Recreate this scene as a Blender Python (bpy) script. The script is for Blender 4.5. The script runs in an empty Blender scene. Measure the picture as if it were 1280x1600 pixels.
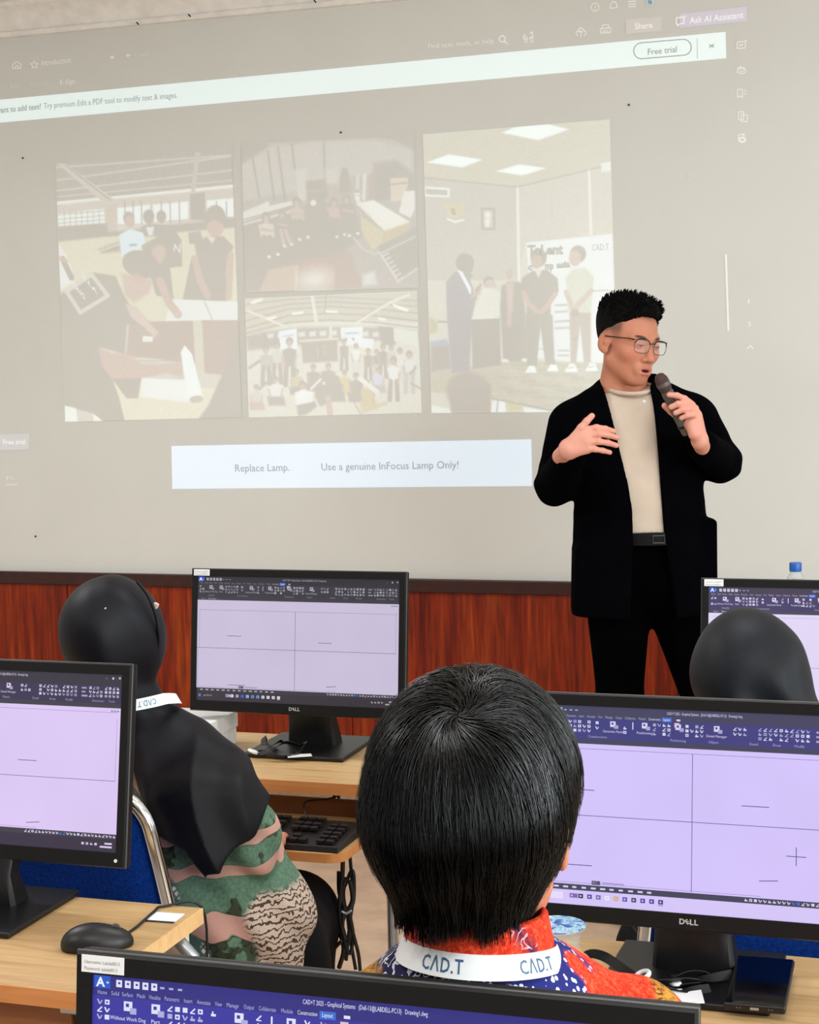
import bpy, bmesh, math, random
import numpy as np
from mathutils import Vector, Matrix

random.seed(7)
rng = np.random.default_rng(7)
SC = bpy.context.scene
COL = SC.collection

# ------------------------------------------------------------------ camera
FPX, CAM_H = 2650.0, 1.6                       # focal length in pixels of a 1280 wide frame, eye height


def cam_axes(psi=18.5, pitch=5.0, roll=1.35):
    a, p, r = np.radians([psi, pitch, roll])
    z = np.array([0, 0, 1.0])
    f0 = np.array([-np.sin(a), np.cos(a), 0.0]); r0 = np.array([np.cos(a), np.sin(a), 0.0])
    F = f0 * np.cos(p) - z * np.sin(p); u0 = f0 * np.sin(p) + z * np.cos(p)
    return F, r0 * np.cos(r) - u0 * np.sin(r), u0 * np.cos(r) + r0 * np.sin(r)


CF, CR, CU = cam_axes()
EYE = np.array([0, 0, CAM_H])
cam_data = bpy.data.cameras.new('camera')
cam_data.sensor_fit = 'HORIZONTAL'
cam_data.sensor_width = 36.0
cam_data.lens = 36.0 * FPX / 1280.0
cam_data.clip_start = 0.05
cam = bpy.data.objects.new('camera', cam_data)
COL.objects.link(cam)
cam.matrix_world = Matrix([[CR[0], CU[0], -CF[0], EYE[0]], [CR[1], CU[1], -CF[1], EYE[1]],
                           [CR[2], CU[2], -CF[2], EYE[2]], [0, 0, 0, 1]])
SC.camera = cam


def ray(u, v):
    return CF + (u - 640) / FPX * CR + (800 - v) / FPX * CU


def aty(u, v, y):                              # where the sight line through a measured photo point meets the plane y
    d = ray(u, v); return EYE + d * (y / d[1])


def atz(u, v, z):
    d = ray(u, v); return EYE + d * ((z - CAM_H) / d[2])


def atd(u, v, depth):
    return EYE + ray(u, v) * depth


def proj(P):
    d = np.asarray(P) - EYE; w = d @ CF
    return 640 + FPX * (d @ CR) / w, 800 - FPX * (d @ CU) / w


# ------------------------------------------------------------------ world, lamps, exposure
SC.view_settings.view_transform = 'Standard'
SC.view_settings.look = 'None'
SC.view_settings.exposure = 0.0
SC.view_settings.gamma = 1.0
SC.view_settings.use_curve_mapping = False
world = bpy.data.worlds.new('world'); SC.world = world
world.use_nodes = True
bg = world.node_tree.nodes['Background']
bg.inputs[0].default_value = (0.90, 0.95, 1.0, 1)
bg.inputs[1].default_value = 0.41


def area_light(name, loc, target, sx, sy, power, color):
    d = bpy.data.lights.new(name, 'AREA'); d.shape = 'RECTANGLE'; d.size = sx; d.size_y = sy
    d.energy = power; d.color = color
    o = bpy.data.objects.new(name, d); COL.objects.link(o)
    o.location = loc
    o.rotation_euler = (Vector(target) - Vector(loc)).to_track_quat('-Z', 'Y').to_euler()
    return o


WALL_Y, CEIL_Z, LEFT_X, RIGHT_X, BACK_Y = 5.7, 2.99, -5.4, 2.6, -2.6
# daylight through the two windows of the right wall (window openings are built further down)
area_light('daylight', (RIGHT_X + 0.05, 0.7, 1.75), (-1.2, 2.4, 1.2), 2.4, 1.5, 125, (0.90, 0.98, 1.0))
area_light('daylight', (RIGHT_X + 0.05, 3.7, 1.75), (-1.0, 4.2, 1.2), 1.8, 1.5, 38, (0.90, 0.98, 1.0))
# fluorescent ceiling panels of the room
for lx, ly, pw in ((-2.9, 0.4, 28), (-0.3, 0.4, 23), (-3.1, 3.1, 37), (-0.4, 3.1, 18)):
    area_light('ceiling_lamp', (lx, ly, CEIL_Z - 0.075), (lx, ly, 0), 1.15, 0.28, pw, (0.96, 0.985, 1.0))


# ------------------------------------------------------------------ colours, materials
def lin(c):
    c = np.asarray(c, float) / 255.0
    return np.where(c <= 0.04045, c / 12.92, ((c + 0.055) / 1.055) ** 2.4)


def rgba(c):
    l = lin(c); return (float(l[0]), float(l[1]), float(l[2]), 1.0)


class NT:                                       # a small helper around a node tree
    def __init__(s, name):
        s.m = bpy.data.materials.new(name); s.m.use_nodes = True
        s.t = s.m.node_tree; s.n = s.t.nodes; s.b = s.n['Principled BSDF']

    def add(s, kind, **kw):
        nd = s.n.new(kind)
        for k, v in kw.items():
            if k.startswith('i_'):
                nd.inputs[k[2:].replace('_', ' ')].default_value = v
            else:
                setattr(nd, k, v)
        return nd

    def link(s, a, b): s.t.links.new(a, b)

    def coord(s, scale=(1, 1, 1), kind='Object', rot=(0, 0, 0)):
        tc = s.add('ShaderNodeTexCoord'); mp = s.add('ShaderNodeMapping')
        mp.inputs['Scale'].default_value = scale; mp.inputs['Rotation'].default_value = rot
        s.link(tc.outputs[kind], mp.inputs['Vector']); return mp.outputs[0]

    def noise(s, vec, scale, detail=3, rough=0.55, dist=0.0):
        nd = s.add('ShaderNodeTexNoise'); nd.inputs['Scale'].default_value = scale
        nd.inputs['Detail'].default_value = detail; nd.inputs['Roughness'].default_value = rough
        nd.inputs['Distortion'].default_value = dist
        if vec is not None: s.link(vec, nd.inputs['Vector'])
        return nd

    def ramp(s, fac, stops, interp='LINEAR'):
        r = s.add('ShaderNodeValToRGB'); r.color_ramp.interpolation = interp
        e = r.color_ramp.elements
        while len(e) < len(stops): e.new(0.5)
        for q, (p, c) in zip(e, stops):
            q.position = p; q.color = rgba(c) if len(c) == 3 else c
        s.link(fac, r.inputs[0]); return r.outputs[0]

    def mix(s, fac, a, b):
        mx = s.add('ShaderNodeMix', data_type='RGBA')
        for sock, v in ((mx.inputs[0], fac), (mx.inputs[6], a), (mx.inputs[7], b)):
            if hasattr(v, 'default_value') or hasattr(v, 'links'): s.link(v, sock)
            elif isinstance(v, (int, float)): sock.default_value = v
            else: sock.default_value = rgba(v)
        return mx.outputs[2]

    def math(s, op, a, b=0.0):
        nd = s.add('ShaderNodeMath', operation=op)
        for sock, v in ((nd.inputs[0], a), (nd.inputs[1], b)):
            if isinstance(v, (int, float)): sock.default_value = v
            else: s.link(v, sock)
        return nd.outputs[0]

    def bump(s, h, strength=0.2, dist=0.002):
        b = s.add('ShaderNodeBump'); b.inputs['Strength'].default_value = strength
        b.inputs['Distance'].default_value = dist
        s.link(h, b.inputs['Height']); s.link(b.outputs[0], s.b.inputs['Normal'])

    def base(s, c): s.link(c, s.b.inputs['Base Color'])


def plain(name, c, rough=0.5, metal=0.0, spec=0.5, grain=0.0, gscale=60, bump=0.0, bscale=400, bdist=0.001, **kw):
    t = NT(name)
    t.b.inputs['Base Color'].default_value = rgba(c)
    t.b.inputs['Roughness'].default_value = rough; t.b.inputs['Metallic'].default_value = metal
    t.b.inputs['Specular IOR Level'].default_value = spec
    if grain:
        n = t.noise(t.coord(), gscale)
        lo = [max(0, x * (1 - grain)) for x in c]; hi = [min(255, x * (1 + grain)) for x in c]
        t.base(t.ramp(n.outputs[0], [(0.3, lo), (0.7, hi)]))
    if bump:
        n2 = t.noise(t.coord(), bscale, 2); t.bump(n2.outputs[0], bump, bdist)
    for k, v in kw.items(): t.b.inputs[k.replace('_', ' ')].default_value = v
    return t.m


M = {}
WALL_C = (226, 216, 200)


def wall_nodes(name):
    t = NT(name)
    n = t.noise(t.coord(), 1.1, 4)
    t.base(t.ramp(n.outputs[0], [(0.3, (220, 220, 214)), (0.7, (227, 227, 222))]))
    t.b.inputs['Roughness'].default_value = 0.85; t.b.inputs['Specular IOR Level'].default_value = 0.15
    n2 = t.noise(t.coord(), 90, 4); t.bump(n2.outputs[0], 0.12, 0.002)
    return t


M['wall'] = wall_nodes('cream_wall_paint').m
M['ceiling'] = plain('white_ceiling_paint', (240, 238, 234), 0.9, spec=0.1, bump=0.05, bscale=60)
M['cornice'] = plain('cornice_paint', (244, 240, 234), 0.7, spec=0.2, grain=0.03, gscale=20)


def slide_mat():                               # wall paint plus the light that the projector throws on it
    t = wall_nodes('projected_light')
    at = t.add('ShaderNodeAttribute', attribute_name='glow')
    t.link(at.outputs['Color'], t.b.inputs['Emission Color']); t.b.inputs['Emission Strength'].default_value = 1.0
    return t.m


M['slide'] = slide_mat()


def screen_mat():                              # back-lit display: colour attribute gives off light
    t = NT('lcd_panel')
    t.b.inputs['Base Color'].default_value = (0.01, 0.01, 0.012, 1); t.b.inputs['Roughness'].default_value = 0.35
    at = t.add('ShaderNodeAttribute', attribute_name='glow')
    n = t.noise(t.coord(), 6.0, 2)
    k = t.ramp(n.outputs[0], [(0.25, (247, 247, 247)), (0.75, (255, 255, 255))])
    mx = t.add('ShaderNodeMix', data_type='RGBA', blend_type='MULTIPLY'); mx.inputs[0].default_value = 1.0
    t.link(at.outputs['Color'], mx.inputs[6]); t.link(k, mx.inputs[7])
    t.link(mx.outputs[2], t.b.inputs['Emission Color']); t.b.inputs['Emission Strength'].default_value = 1.0
    return t.m


M['lcd'] = screen_mat()


def print_mat(name, rough=0.6):                # printed ink, colour per face
    t = NT(name)
    at = t.add('ShaderNodeAttribute', attribute_name='glow'); t.base(at.outputs['Color'])
    t.b.inputs['Roughness'].default_value = rough
    return t.m


M['print'] = print_mat('printed_ink')


def red_wood():
    t = NT('reddish_wood_panelling')
    v = t.coord((1, 1, 0.07))
    n = t.noise(v, 16, 6, 0.62, 0.6)
    w = t.noise(v, 70, 4, 0.6, 0.3)
    c1 = t.ramp(n.outputs[0], [(0.28, (88, 14, 2)), (0.42, (132, 34, 6)), (0.55, (156, 50, 10)), (0.72, (184, 78, 22))])
    c2 = t.ramp(w.outputs[0], [(0.35, (150, 150, 150)), (0.65, (255, 255, 255))])
    mx = t.add('ShaderNodeMix', data_type='RGBA', blend_type='MULTIPLY'); mx.inputs[0].default_value = 0.75
    t.link(c1, mx.inputs[6]); t.link(c2, mx.inputs[7]); t.base(mx.outputs[2])
    t.b.inputs['Roughness'].default_value = 0.42; t.b.inputs['Specular IOR Level'].default_value = 0.3
    t.bump(w.outputs[0], 0.05, 0.001)
    return t.m


M['redwood'] = red_wood()
M['darkrail'] = plain('dark_brown_rail', (52, 14, 8), 0.4, grain=0.25, gscale=30)


def beech(name, a, b, stain=True):
    t = NT(name)
    v = t.coord((1.0, 14, 8))
    n = t.noise(v, 5, 5, 0.6, 0.8)
    c = t.ramp(n.outputs[0], [(0.3, a), (0.7, b)])
    if stain:
        s2 = t.noise(t.coord(), 5.5, 4, 0.6, 0.5)
        c = t.mix(t.ramp(s2.outputs[0], [(0.5, (0, 0, 0)), (0.68, (110, 110, 110))]), c, (168, 132, 84))
    t.base(c); t.b.inputs['Roughness'].default_value = 0.45
    t.b.inputs['Specular IOR Level'].default_value = 0.35
    return t.m


M['beech'] = beech('beech_laminate', (180, 143, 96), (208, 173, 122))
M['edge'] = beech('orange_edge_band', (206, 132, 72), (222, 150, 90), False)
M['edge_light'] = beech('pale_edge_band', (226, 178, 120), (240, 198, 142), False)
M['brownboard'] = beech('brown_board', (128, 76, 42), (154, 96, 56), False)
M['panel'] = plain('beige_panel', (250, 230, 206), 0.7, grain=0.05, gscale=90, bump=0.1, bscale=300)
M['floor'] = plain('beige_floor', (208, 180, 154), 0.4, grain=0.06, gscale=12)
M['black_plastic'] = plain('black_plastic', (9, 9, 10), 0.42, spec=0.5, bump=0.15, bscale=900, bdist=0.0003)
M['bezel'] = plain('matt_black_bezel', (13, 13, 13), 0.5, spec=0.3, grain=0.25, gscale=500)
M['rim'] = plain('dark_grey_rim', (74, 74, 76), 0.35, spec=0.6)
M['gloss_black'] = plain('glossy_black', (3, 3, 4), 0.08, spec=0.6)
M['key'] = plain('key_plastic', (12, 12, 13), 0.5)
M['grey_logo'] = plain('silver_print', (196, 196, 198), 0.4, metal=0.3)
M['white_plastic'] = plain('white_plastic', (238, 240, 238), 0.35)
M['white_card'] = plain('white_cardboard', (232, 232, 230), 0.6, grain=0.02)
M['sticker'] = plain('white_paper_sticker', (240, 240, 240), 0.7)
M['sticker_grey'] = plain('grey_print', (150, 152, 154), 0.7)
M['chrome'] = plain('chrome_tube', (226, 228, 230), 0.16, metal=1.0)
M['steel'] = plain('grey_steel', (176, 180, 184), 0.35, metal=0.8)
M['cable'] = plain('black_cable', (16, 16, 17), 0.45)
M['ribbon'] = plain('black_ribbon', (14, 15, 18), 0.55, bump=0.3, bscale=900, bdist=0.0004)


def blue_fabric():
    t = NT('blue_chair_fabric')
    v = t.coord()
    n = t.noise(v, 260, 3, 0.7); n1 = t.noise(v, 9, 3)
    c = t.ramp(n.outputs[0], [(0.3, (4, 28, 92)), (0.7, (12, 66, 158))])
    t.base(t.mix(t.math('MULTIPLY', n1.outputs[0], 0.35), c, (8, 40, 116)))
    t.b.inputs['Roughness'].default_value = 0.9; t.b.inputs['Specular IOR Level'].default_value = 0.1
    t.bump(n.outputs[0], 0.5, 0.001)
    return t.m


M['bluefab'] = blue_fabric()


def attr_skin(name):
    t = NT(name)
    at = t.add('ShaderNodeAttribute', attribute_name='tint'); t.base(at.outputs['Color'])
    t.b.inputs['Roughness'].default_value = 0.5; t.b.inputs['Specular IOR Level'].default_value = 0.35
    t.b.inputs['Subsurface Weight'].default_value = 0.12
    t.b.inputs['Subsurface Radius'].default_value = (0.012, 0.005, 0.003)
    n = t.noise(t.coord(), 240, 3); t.bump(n.outputs[0], 0.08, 0.0006)
    return t.m


M['skin'] = attr_skin('skin')


def cloth(name, a, b, rough=0.85, spec=0.15, scale=14, weave=500, bump=0.25, sheen=0.0):
    t = NT(name)
    n = t.noise(t.coord(), scale, 4); t.base(t.ramp(n.outputs[0], [(0.3, a), (0.7, b)]))
    t.b.inputs['Roughness'].default_value = rough; t.b.inputs['Specular IOR Level'].default_value = spec
    t.b.inputs['Sheen Weight'].default_value = sheen
    w = t.noise(t.coord(), weave, 2); t.bump(w.outputs[0], bump, 0.0008)
    return t.m


M['blazer'] = cloth('black_wool', (3, 3, 5), (5, 5, 8), 0.95, 0.02)
M['trouser'] = cloth('black_trouser_cloth', (1, 1, 2), (3, 3, 4), 0.95, 0.02)
M['tee'] = cloth('beige_jersey', (206, 188, 170), (216, 199, 182), 0.9, 0.1)
M['hijab'] = cloth('black_navy_crepe', (3, 3, 7), (10, 10, 20), 0.55, 0.26, 5, sheen=0.0)
M['hijab2'] = cloth('dark_navy_crepe', (3, 4, 9), (14, 20, 30), 0.55, 0.28, 5, sheen=0.0)
M['skirt'] = cloth('black_skirt_cloth', (10, 10, 13), (15, 15, 19), 0.8, 0.15)
M['lanyard'] = plain('white_satin_ribbon', (236, 238, 238), 0.4, spec=0.4, bump=0.1, bscale=700)
M['mic'] = plain('grey_microphone_body', (92, 86, 82), 0.4, metal=0.2, grain=0.2, gscale=400)
M['mic_head'] = plain('reddish_mic_grille', (84, 58, 58), 0.5, metal=0.4, bump=0.9, bscale=900, bdist=0.002)
M['leather'] = plain('black_leather', (3, 3, 3), 0.6, spec=0.2)


def hair_mat(name, a, b, rough=0.34):
    t = NT(name)
    hi = t.noise(t.coord(), 30, 2)
    t.base(t.ramp(hi.outputs[0], [(0.3, a), (0.7, b)]))
    t.b.inputs['Roughness'].default_value = rough; t.b.inputs['Specular IOR Level'].default_value = 0.65 if rough < .5 else 0.15
    return t.m


M['hair'] = hair_mat('black_hair', (3, 3, 4), (9, 8, 10), .24)
M['hair_flat'] = hair_mat('black_short_hair', (2, 2, 2), (6, 5, 5), 0.85)


def clear(name, tint, alpha, rough=0.1):
    t = NT(name)
    t.b.inputs['Base Color'].default_value = rgba(tint); t.b.inputs['Roughness'].default_value = rough
    t.b.inputs['Alpha'].default_value = alpha
    return t.m


M['cup'] = clear('clear_cup_plastic', (222, 228, 230), 0.24)
M['lens'] = clear('spectacle_lens', (235, 240, 240), 0.10, 0.03)
M['bottle'] = clear('clear_bottle', (215, 222, 222), 0.35)


def batik_navy():                              # seated man's shirt: navy scrolls, red and ochre fields
    t = NT('batik_shirt_cloth')
    v = t.coord()
    nz = t.noise(v, 22, 3, 0.6)
    dv = t.add('ShaderNodeVectorMath', operation='MULTIPLY_ADD')
    dv.inputs[1].default_value = (0.05, 0.05, 0.05)
    t.link(nz.outputs['Color'], dv.inputs[0]); t.link(v, dv.inputs[2])
    vo = t.add('ShaderNodeTexVoronoi'); vo.inputs['Scale'].default_value = 42
    t.link(dv.outputs[0], vo.inputs['Vector'])
    rings = t.math('SINE', t.math('MULTIPLY', vo.outputs['Distance'], 22.0))
    navy = t.ramp(rings, [(0.50, (30, 28, 66)), (0.80, (34, 32, 74)), (0.93, (206, 206, 216))])
    vd = t.add('ShaderNodeTexVoronoi'); vd.inputs['Scale'].default_value = 130; t.link(v, vd.inputs['Vector'])
    dots = t.ramp(vd.outputs['Distance'], [(0.22, (226, 228, 238)), (0.30, (38, 42, 112))], 'CONSTANT')
    nr = t.noise(v, 190, 4, 0.7, 1.0)
    red = t.ramp(nr.outputs[0], [(0.38, (226, 96, 58)), (0.5, (216, 58, 34)), (0.66, (188, 36, 22))])
    no = t.noise(v, 120, 3, 0.6, 1.5)
    ochre = t.ramp(no.outputs[0], [(0.4, (88, 48, 16)), (0.55, (196, 138, 56))])
    at = t.add('ShaderNodeAttribute', attribute_name='zone')
    sep = t.add('ShaderNodeSeparateColor'); t.link(at.outputs['Color'], sep.inputs[0])
    c = t.mix(sep.outputs[1], navy, dots)
    c = t.mix(sep.outputs[0], c, red)
    c = t.mix(sep.outputs[2], c, ochre)
    t.base(c); t.b.inputs['Roughness'].default_value = 0.85; t.b.inputs['Specular IOR Level'].default_value = 0.15
    w = t.noise(v, 900, 2); t.bump(w.outputs[0], 0.2, 0.0005)
    return t.m


M['batik_navy'] = batik_navy()


def batik_green():                             # left woman's tunic
    t = NT('green_pink_batik_cloth')
    v = t.coord()
    nz = t.noise(v, 12, 3, 0.6)
    wv = t.add('ShaderNodeTexWave'); wv.bands_direction = 'Z'; wv.inputs['Scale'].default_value = 4.2; wv.inputs['Distortion'].default_value = 7
    wv.inputs['Detail'].default_value = 2; wv.inputs['Detail Scale'].default_value = 1.4; t.link(v, wv.inputs['Vector'])
    band = t.ramp(wv.outputs[0], [(0.70, (0, 0, 0)), (0.74, (255, 255, 255))])
    edge = t.ramp(wv.outputs[0], [(0.665, (0, 0, 0)), (0.685, (255, 255, 255)), (0.71, (0, 0, 0))])
    n1 = t.noise(v, 160, 3)
    green = t.ramp(n1.outputs[0], [(0.35, (86, 116, 98)), (0.65, (108, 140, 118))])
    vd = t.add('ShaderNodeTexVoronoi'); vd.inputs['Scale'].default_value = 55; t.link(v, vd.inputs['Vector'])
    dark = t.ramp(vd.outputs['Distance'], [(0.3, (66, 74, 58)), (0.45, (46, 54, 44)), (0.6, (70, 80, 62))])
    zone_d = t.ramp(nz.outputs[0], [(0.57, (0, 0, 0)), (0.59, (255, 255, 255))])
    c = t.mix(zone_d, green, dark)
    c = t.mix(band, c, (206, 160, 146))
    c = t.mix(edge, c, (58, 46, 40))
    zb = t.add('ShaderNodeTexWave'); zb.bands_direction = 'Z'; zb.inputs['Scale'].default_value = 30; zb.inputs['Distortion'].default_value = 9
    zb.inputs['Detail'].default_value = 3; zb.inputs['Detail Scale'].default_value = 2.2; t.link(v, zb.inputs['Vector'])
    zebra = t.ramp(zb.outputs[0], [(0.22, (84, 66, 54)), (0.36, (216, 200, 186)), (0.85, (206, 184, 168))])
    at = t.add('ShaderNodeAttribute', attribute_name='zone')
    sep = t.add('ShaderNodeSeparateColor'); t.link(at.outputs['Color'], sep.inputs[0])
    c = t.mix(sep.outputs[0], c, zebra)
    lat = t.add('ShaderNodeTexVoronoi', distance='CHEBYCHEV'); lat.inputs['Scale'].default_value = 95
    lat.inputs['Randomness'].default_value = 0.0
    t.link(t.coord(rot=(0.2, 0.8, 0.3)), lat.inputs['Vector'])
    lattice = t.ramp(lat.outputs['Distance'], [(0.30, (226, 228, 222)), (0.38, (76, 104, 96))])
    c = t.mix(sep.outputs[1], c, lattice)
    t.base(c); t.b.inputs['Roughness'].default_value = 0.85; t.b.inputs['Specular IOR Level'].default_value = 0.15
    w = t.noise(v, 700, 2); t.bump(w.outputs[0], 0.2, 0.0006)
    return t.m


M['batik_green'] = batik_green()
# ------------------------------------------------------------------ mesh helpers
def mesh_from(name, V, Fq, smooth=True, sharp=None):
    """V (n,3), Fq list of (m,k) int arrays (all faces of an array have k corners)."""
    me = bpy.data.meshes.new(name)
    V = np.asarray(V, np.float32).reshape(-1, 3)
    if not isinstance(Fq, list): Fq = [Fq]
    Fq = [np.asarray(f, np.int32) for f in Fq if len(f)]
    loops = np.concatenate([f.ravel() for f in Fq]); cnt = np.concatenate([np.full(len(f), f.shape[1], np.int32) for f in Fq])
    me.vertices.add(len(V)); me.vertices.foreach_set('co', V.ravel())
    me.loops.add(len(loops)); me.loops.foreach_set('vertex_index', loops)
    me.polygons.add(len(cnt))
    st = np.concatenate([[0], np.cumsum(cnt)[:-1]]).astype(np.int32)
    me.polygons.foreach_set('loop_start', st)
    me.polygons.foreach_set('use_smooth', np.full(len(cnt), smooth, bool))
    me.update(calc_edges=True); me.validate()
    if smooth and sharp: me.set_sharp_from_angle(angle=math.radians(sharp))
    return me


def obj(name, me, m=None, parent=None, **props):
    o = bpy.data.objects.new(name, me); COL.objects.link(o)
    if m is not None and me is not None: me.materials.append(M[m] if isinstance(m, str) else m)
    if parent is not None: o.parent = parent
    for k, v in props.items(): o[k] = v
    return o


def point_color(me, name, rgb):                 # rgb linear (n,3)
    a = me.color_attributes.new(name, 'FLOAT_COLOR', 'POINT')
    c = np.ones((len(rgb), 4), np.float32); c[:, :3] = rgb
    a.data.foreach_set('color', c.ravel())


def thing(name, label, cat, loc=(0, 0, 0), group=None):
    o = bpy.data.objects.new(name, None); COL.objects.link(o); o.location = loc
    o.empty_display_size = 0.05
    o['label'] = label; o['category'] = cat
    if group: o['group'] = group
    return o


def tag(o, label, cat, group=None):
    o['label'] = label; o['category'] = cat
    if group: o['group'] = group
    return o


class MB:                                       # mesh builder: collects shapes into one mesh
    def __init__(s): s.v = []; s.f = {}; s.n = 0; s.c = []

    def add(s, V, F, col=None):
        V = np.asarray(V, float).reshape(-1, 3)
        for f in F:
            f = np.asarray(f, int)
            if f.ndim == 1: f = f[None]
            s.f.setdefault(f.shape[1], []).append(f + s.n)
        s.v.append(V); s.n += len(V)
        s.c.append(np.tile(np.zeros(3) if col is None else np.asarray(col, float), (len(V), 1)))
        return s

    def box(s, lo, hi, rot=None, piv=None, col=None):
        x0, y0, z0 = lo; x1, y1, z1 = hi
        V = np.array([(x0, y0, z0), (x1, y0, z0), (x1, y1, z0), (x0, y1, z0), (x0, y0, z1), (x1, y0, z1), (x1, y1, z1), (x0, y1, z1)], float)
        if rot is not None: V = (V - piv) @ np.asarray(rot).T + piv
        return s.add(V, [[(0, 3, 2, 1), (4, 5, 6, 7), (0, 1, 5, 4), (1, 2, 6, 5), (2, 3, 7, 6), (3, 0, 4, 7)]], col)

    def quad(s, pts, col=None): return s.add(pts, [list(range(len(pts)))], col)

    def tube(s, P, r, sides=8, cap=True, closed=False):
        P = np.asarray(P, float); n = len(P)
        r = np.broadcast_to(np.asarray(r, float), (n,))
        if closed: T = np.roll(P, -1, 0) - np.roll(P, 1, 0)
        else: T = np.gradient(P, axis=0)
        T /= np.linalg.norm(T, axis=1)[:, None] + 1e-12
        a = np.array([0, 0, 1.0]) if abs(T[0][2]) < 0.9 else np.array([1.0, 0, 0])
        N = np.cross(T[0], a); N /= np.linalg.norm(N); Ns = [N]
        for i in range(1, n):
            N = Ns[-1] - T[i] * (Ns[-1] @ T[i]); N /= np.linalg.norm(N) + 1e-12; Ns.append(N)
        Ns = np.array(Ns); Bs = np.cross(T, Ns)
        th = np.linspace(0, 2 * np.pi, sides, endpoint=False)
        V = P[:, None] + r[:, None, None] * (np.cos(th)[None, :, None] * Ns[:, None] + np.sin(th)[None, :, None] * Bs[:, None])
        i = np.arange(n if closed else n - 1)[:, None]; j = np.arange(sides)[None]
        i2 = (i + 1) % n; j2 = (j + 1) % sides
        F = np.stack(np.broadcast_arrays(i * sides + j, i * sides + j2, i2 * sides + j2, i2 * sides + j), -1).reshape(-1, 4)
        fs = [F]
        if cap and not closed:
            fs += [np.arange(sides)[::-1], np.arange(sides) + (n - 1) * sides]
        return s.add(V.reshape(-1, 3), fs)

    def strip(s, P, side, w, th=0.0006):
        """flat ribbon along P; side = unit side vectors (n,3) or one vector."""
        P = np.asarray(P, float); n = len(P)
        side = np.broadcast_to(np.asarray(side, float), (n, 3)); T = np.gradient(P, axis=0)
        T /= np.linalg.norm(T, axis=1)[:, None] + 1e-12
        side = side - T * np.sum(side * T, 1)[:, None]; side /= np.linalg.norm(side, axis=1)[:, None] + 1e-12
        N = np.cross(T, side); w = np.broadcast_to(np.asarray(w, float), (n,))[:, None]
        V = np.stack([P - side * w / 2 - N * th / 2, P + side * w / 2 - N * th / 2, P + side * w / 2 + N * th / 2, P - side * w / 2 + N * th / 2], 1)
        i = np.arange(n - 1)[:, None]; j = np.arange(4)[None]; j2 = (j + 1) % 4
        F = np.stack(np.broadcast_arrays(i * 4 + j, i * 4 + j2, (i + 1) * 4 + j2, (i + 1) * 4 + j), -1).reshape(-1, 4)
        return s.add(V.reshape(-1, 3), [F, [0, 3, 2, 1], np.arange(4) + (n - 1) * 4])

    def lathe(s, prof, n=24, center=(0, 0, 0), axis=None, cap=True):
        prof = np.asarray(prof, float); k = len(prof)
        th = np.linspace(0, 2 * np.pi, n, endpoint=False)
        V = np.stack([prof[:, 0, None] * np.cos(th), prof[:, 0, None] * np.sin(th), np.broadcast_to(prof[:, 1, None], (k, n))], -1).reshape(-1, 3)
        if axis is not None:
            q = Vector((0, 0, 1)).rotation_difference(Vector(axis)).to_matrix(); V = V @ np.array(q).T
        V = V + np.asarray(center)
        i = np.arange(k - 1)[:, None]; j = np.arange(n)[None]; j2 = (j + 1) % n
        F = np.stack(np.broadcast_arrays(i * n + j, i * n + j2, (i + 1) * n + j2, (i + 1) * n + j), -1).reshape(-1, 4)
        fs = [F]
        if cap: fs += [np.arange(n)[::-1], np.arange(n) + (k - 1) * n]
        return s.add(V, fs)

    def prism(s, poly, ax, lo, hi, col=None):
        """poly (n,2) extruded along axis ax (0,1,2) from lo to hi; poly fills the other two axes in order."""
        poly = np.asarray(poly, float); n = len(poly)
        def put(t):
            V = np.zeros((n, 3)); o = [q for q in range(3) if q != ax]
            V[:, o[0]] = poly[:, 0]; V[:, o[1]] = poly[:, 1]; V[:, ax] = t; return V
        i = np.arange(n); j = (i + 1) % n
        return s.add(np.vstack([put(lo), put(hi)]), [np.stack([i, j, j + n, i + n], 1), i[::-1], i + n], col)

    def xf(s, R, t):
        V = np.vstack(s.v) @ np.asarray(R).T + np.asarray(t); s.v = [V]; return s

    def mesh(s, name, smooth=True, sharp=35, attr=None):
        V = np.vstack(s.v); Fq = [np.vstack(f) for f in s.f.values()]
        me = mesh_from(name, V, Fq, smooth, sharp)
        if attr: point_color(me, attr, np.vstack(s.c))
        bm = bmesh.new(); bm.from_mesh(me); bmesh.ops.recalc_face_normals(bm, faces=bm.faces)
        bm.to_mesh(me); bm.free()
        return me

    def obj(s, name, m, parent=None, smooth=True, sharp=35, attr=None, bevel=0, seg=2, **props):
        o = obj(name, s.mesh(name, smooth, sharp, attr), m, parent, **props)
        if bevel:
            b = o.modifiers.new('bevel', 'BEVEL'); b.width = bevel; b.segments = seg; b.limit_method = 'ANGLE'
            b.angle_limit = math.radians(40); b.harden_normals = True
        return o


def smooth_path(P, n=40):
    """Catmull-Rom through points."""
    P = np.asarray(P, float); Q = np.vstack([2 * P[0] - P[1], P, 2 * P[-1] - P[-2]])
    out = []; m = len(P) - 1
    for t in np.linspace(0, m - 1e-9, n):
        i = int(t); f = t - i; a, b, c, d = Q[i:i + 4]
        out.append(0.5 * ((2 * b) + (c - a) * f + (2 * a - 5 * b + 4 * c - d) * f * f + (3 * b - a - 3 * c + d) * f ** 3))
    return np.array(out)


# ------------------------------------------------------------------ lettering
_tc = {}


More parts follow.
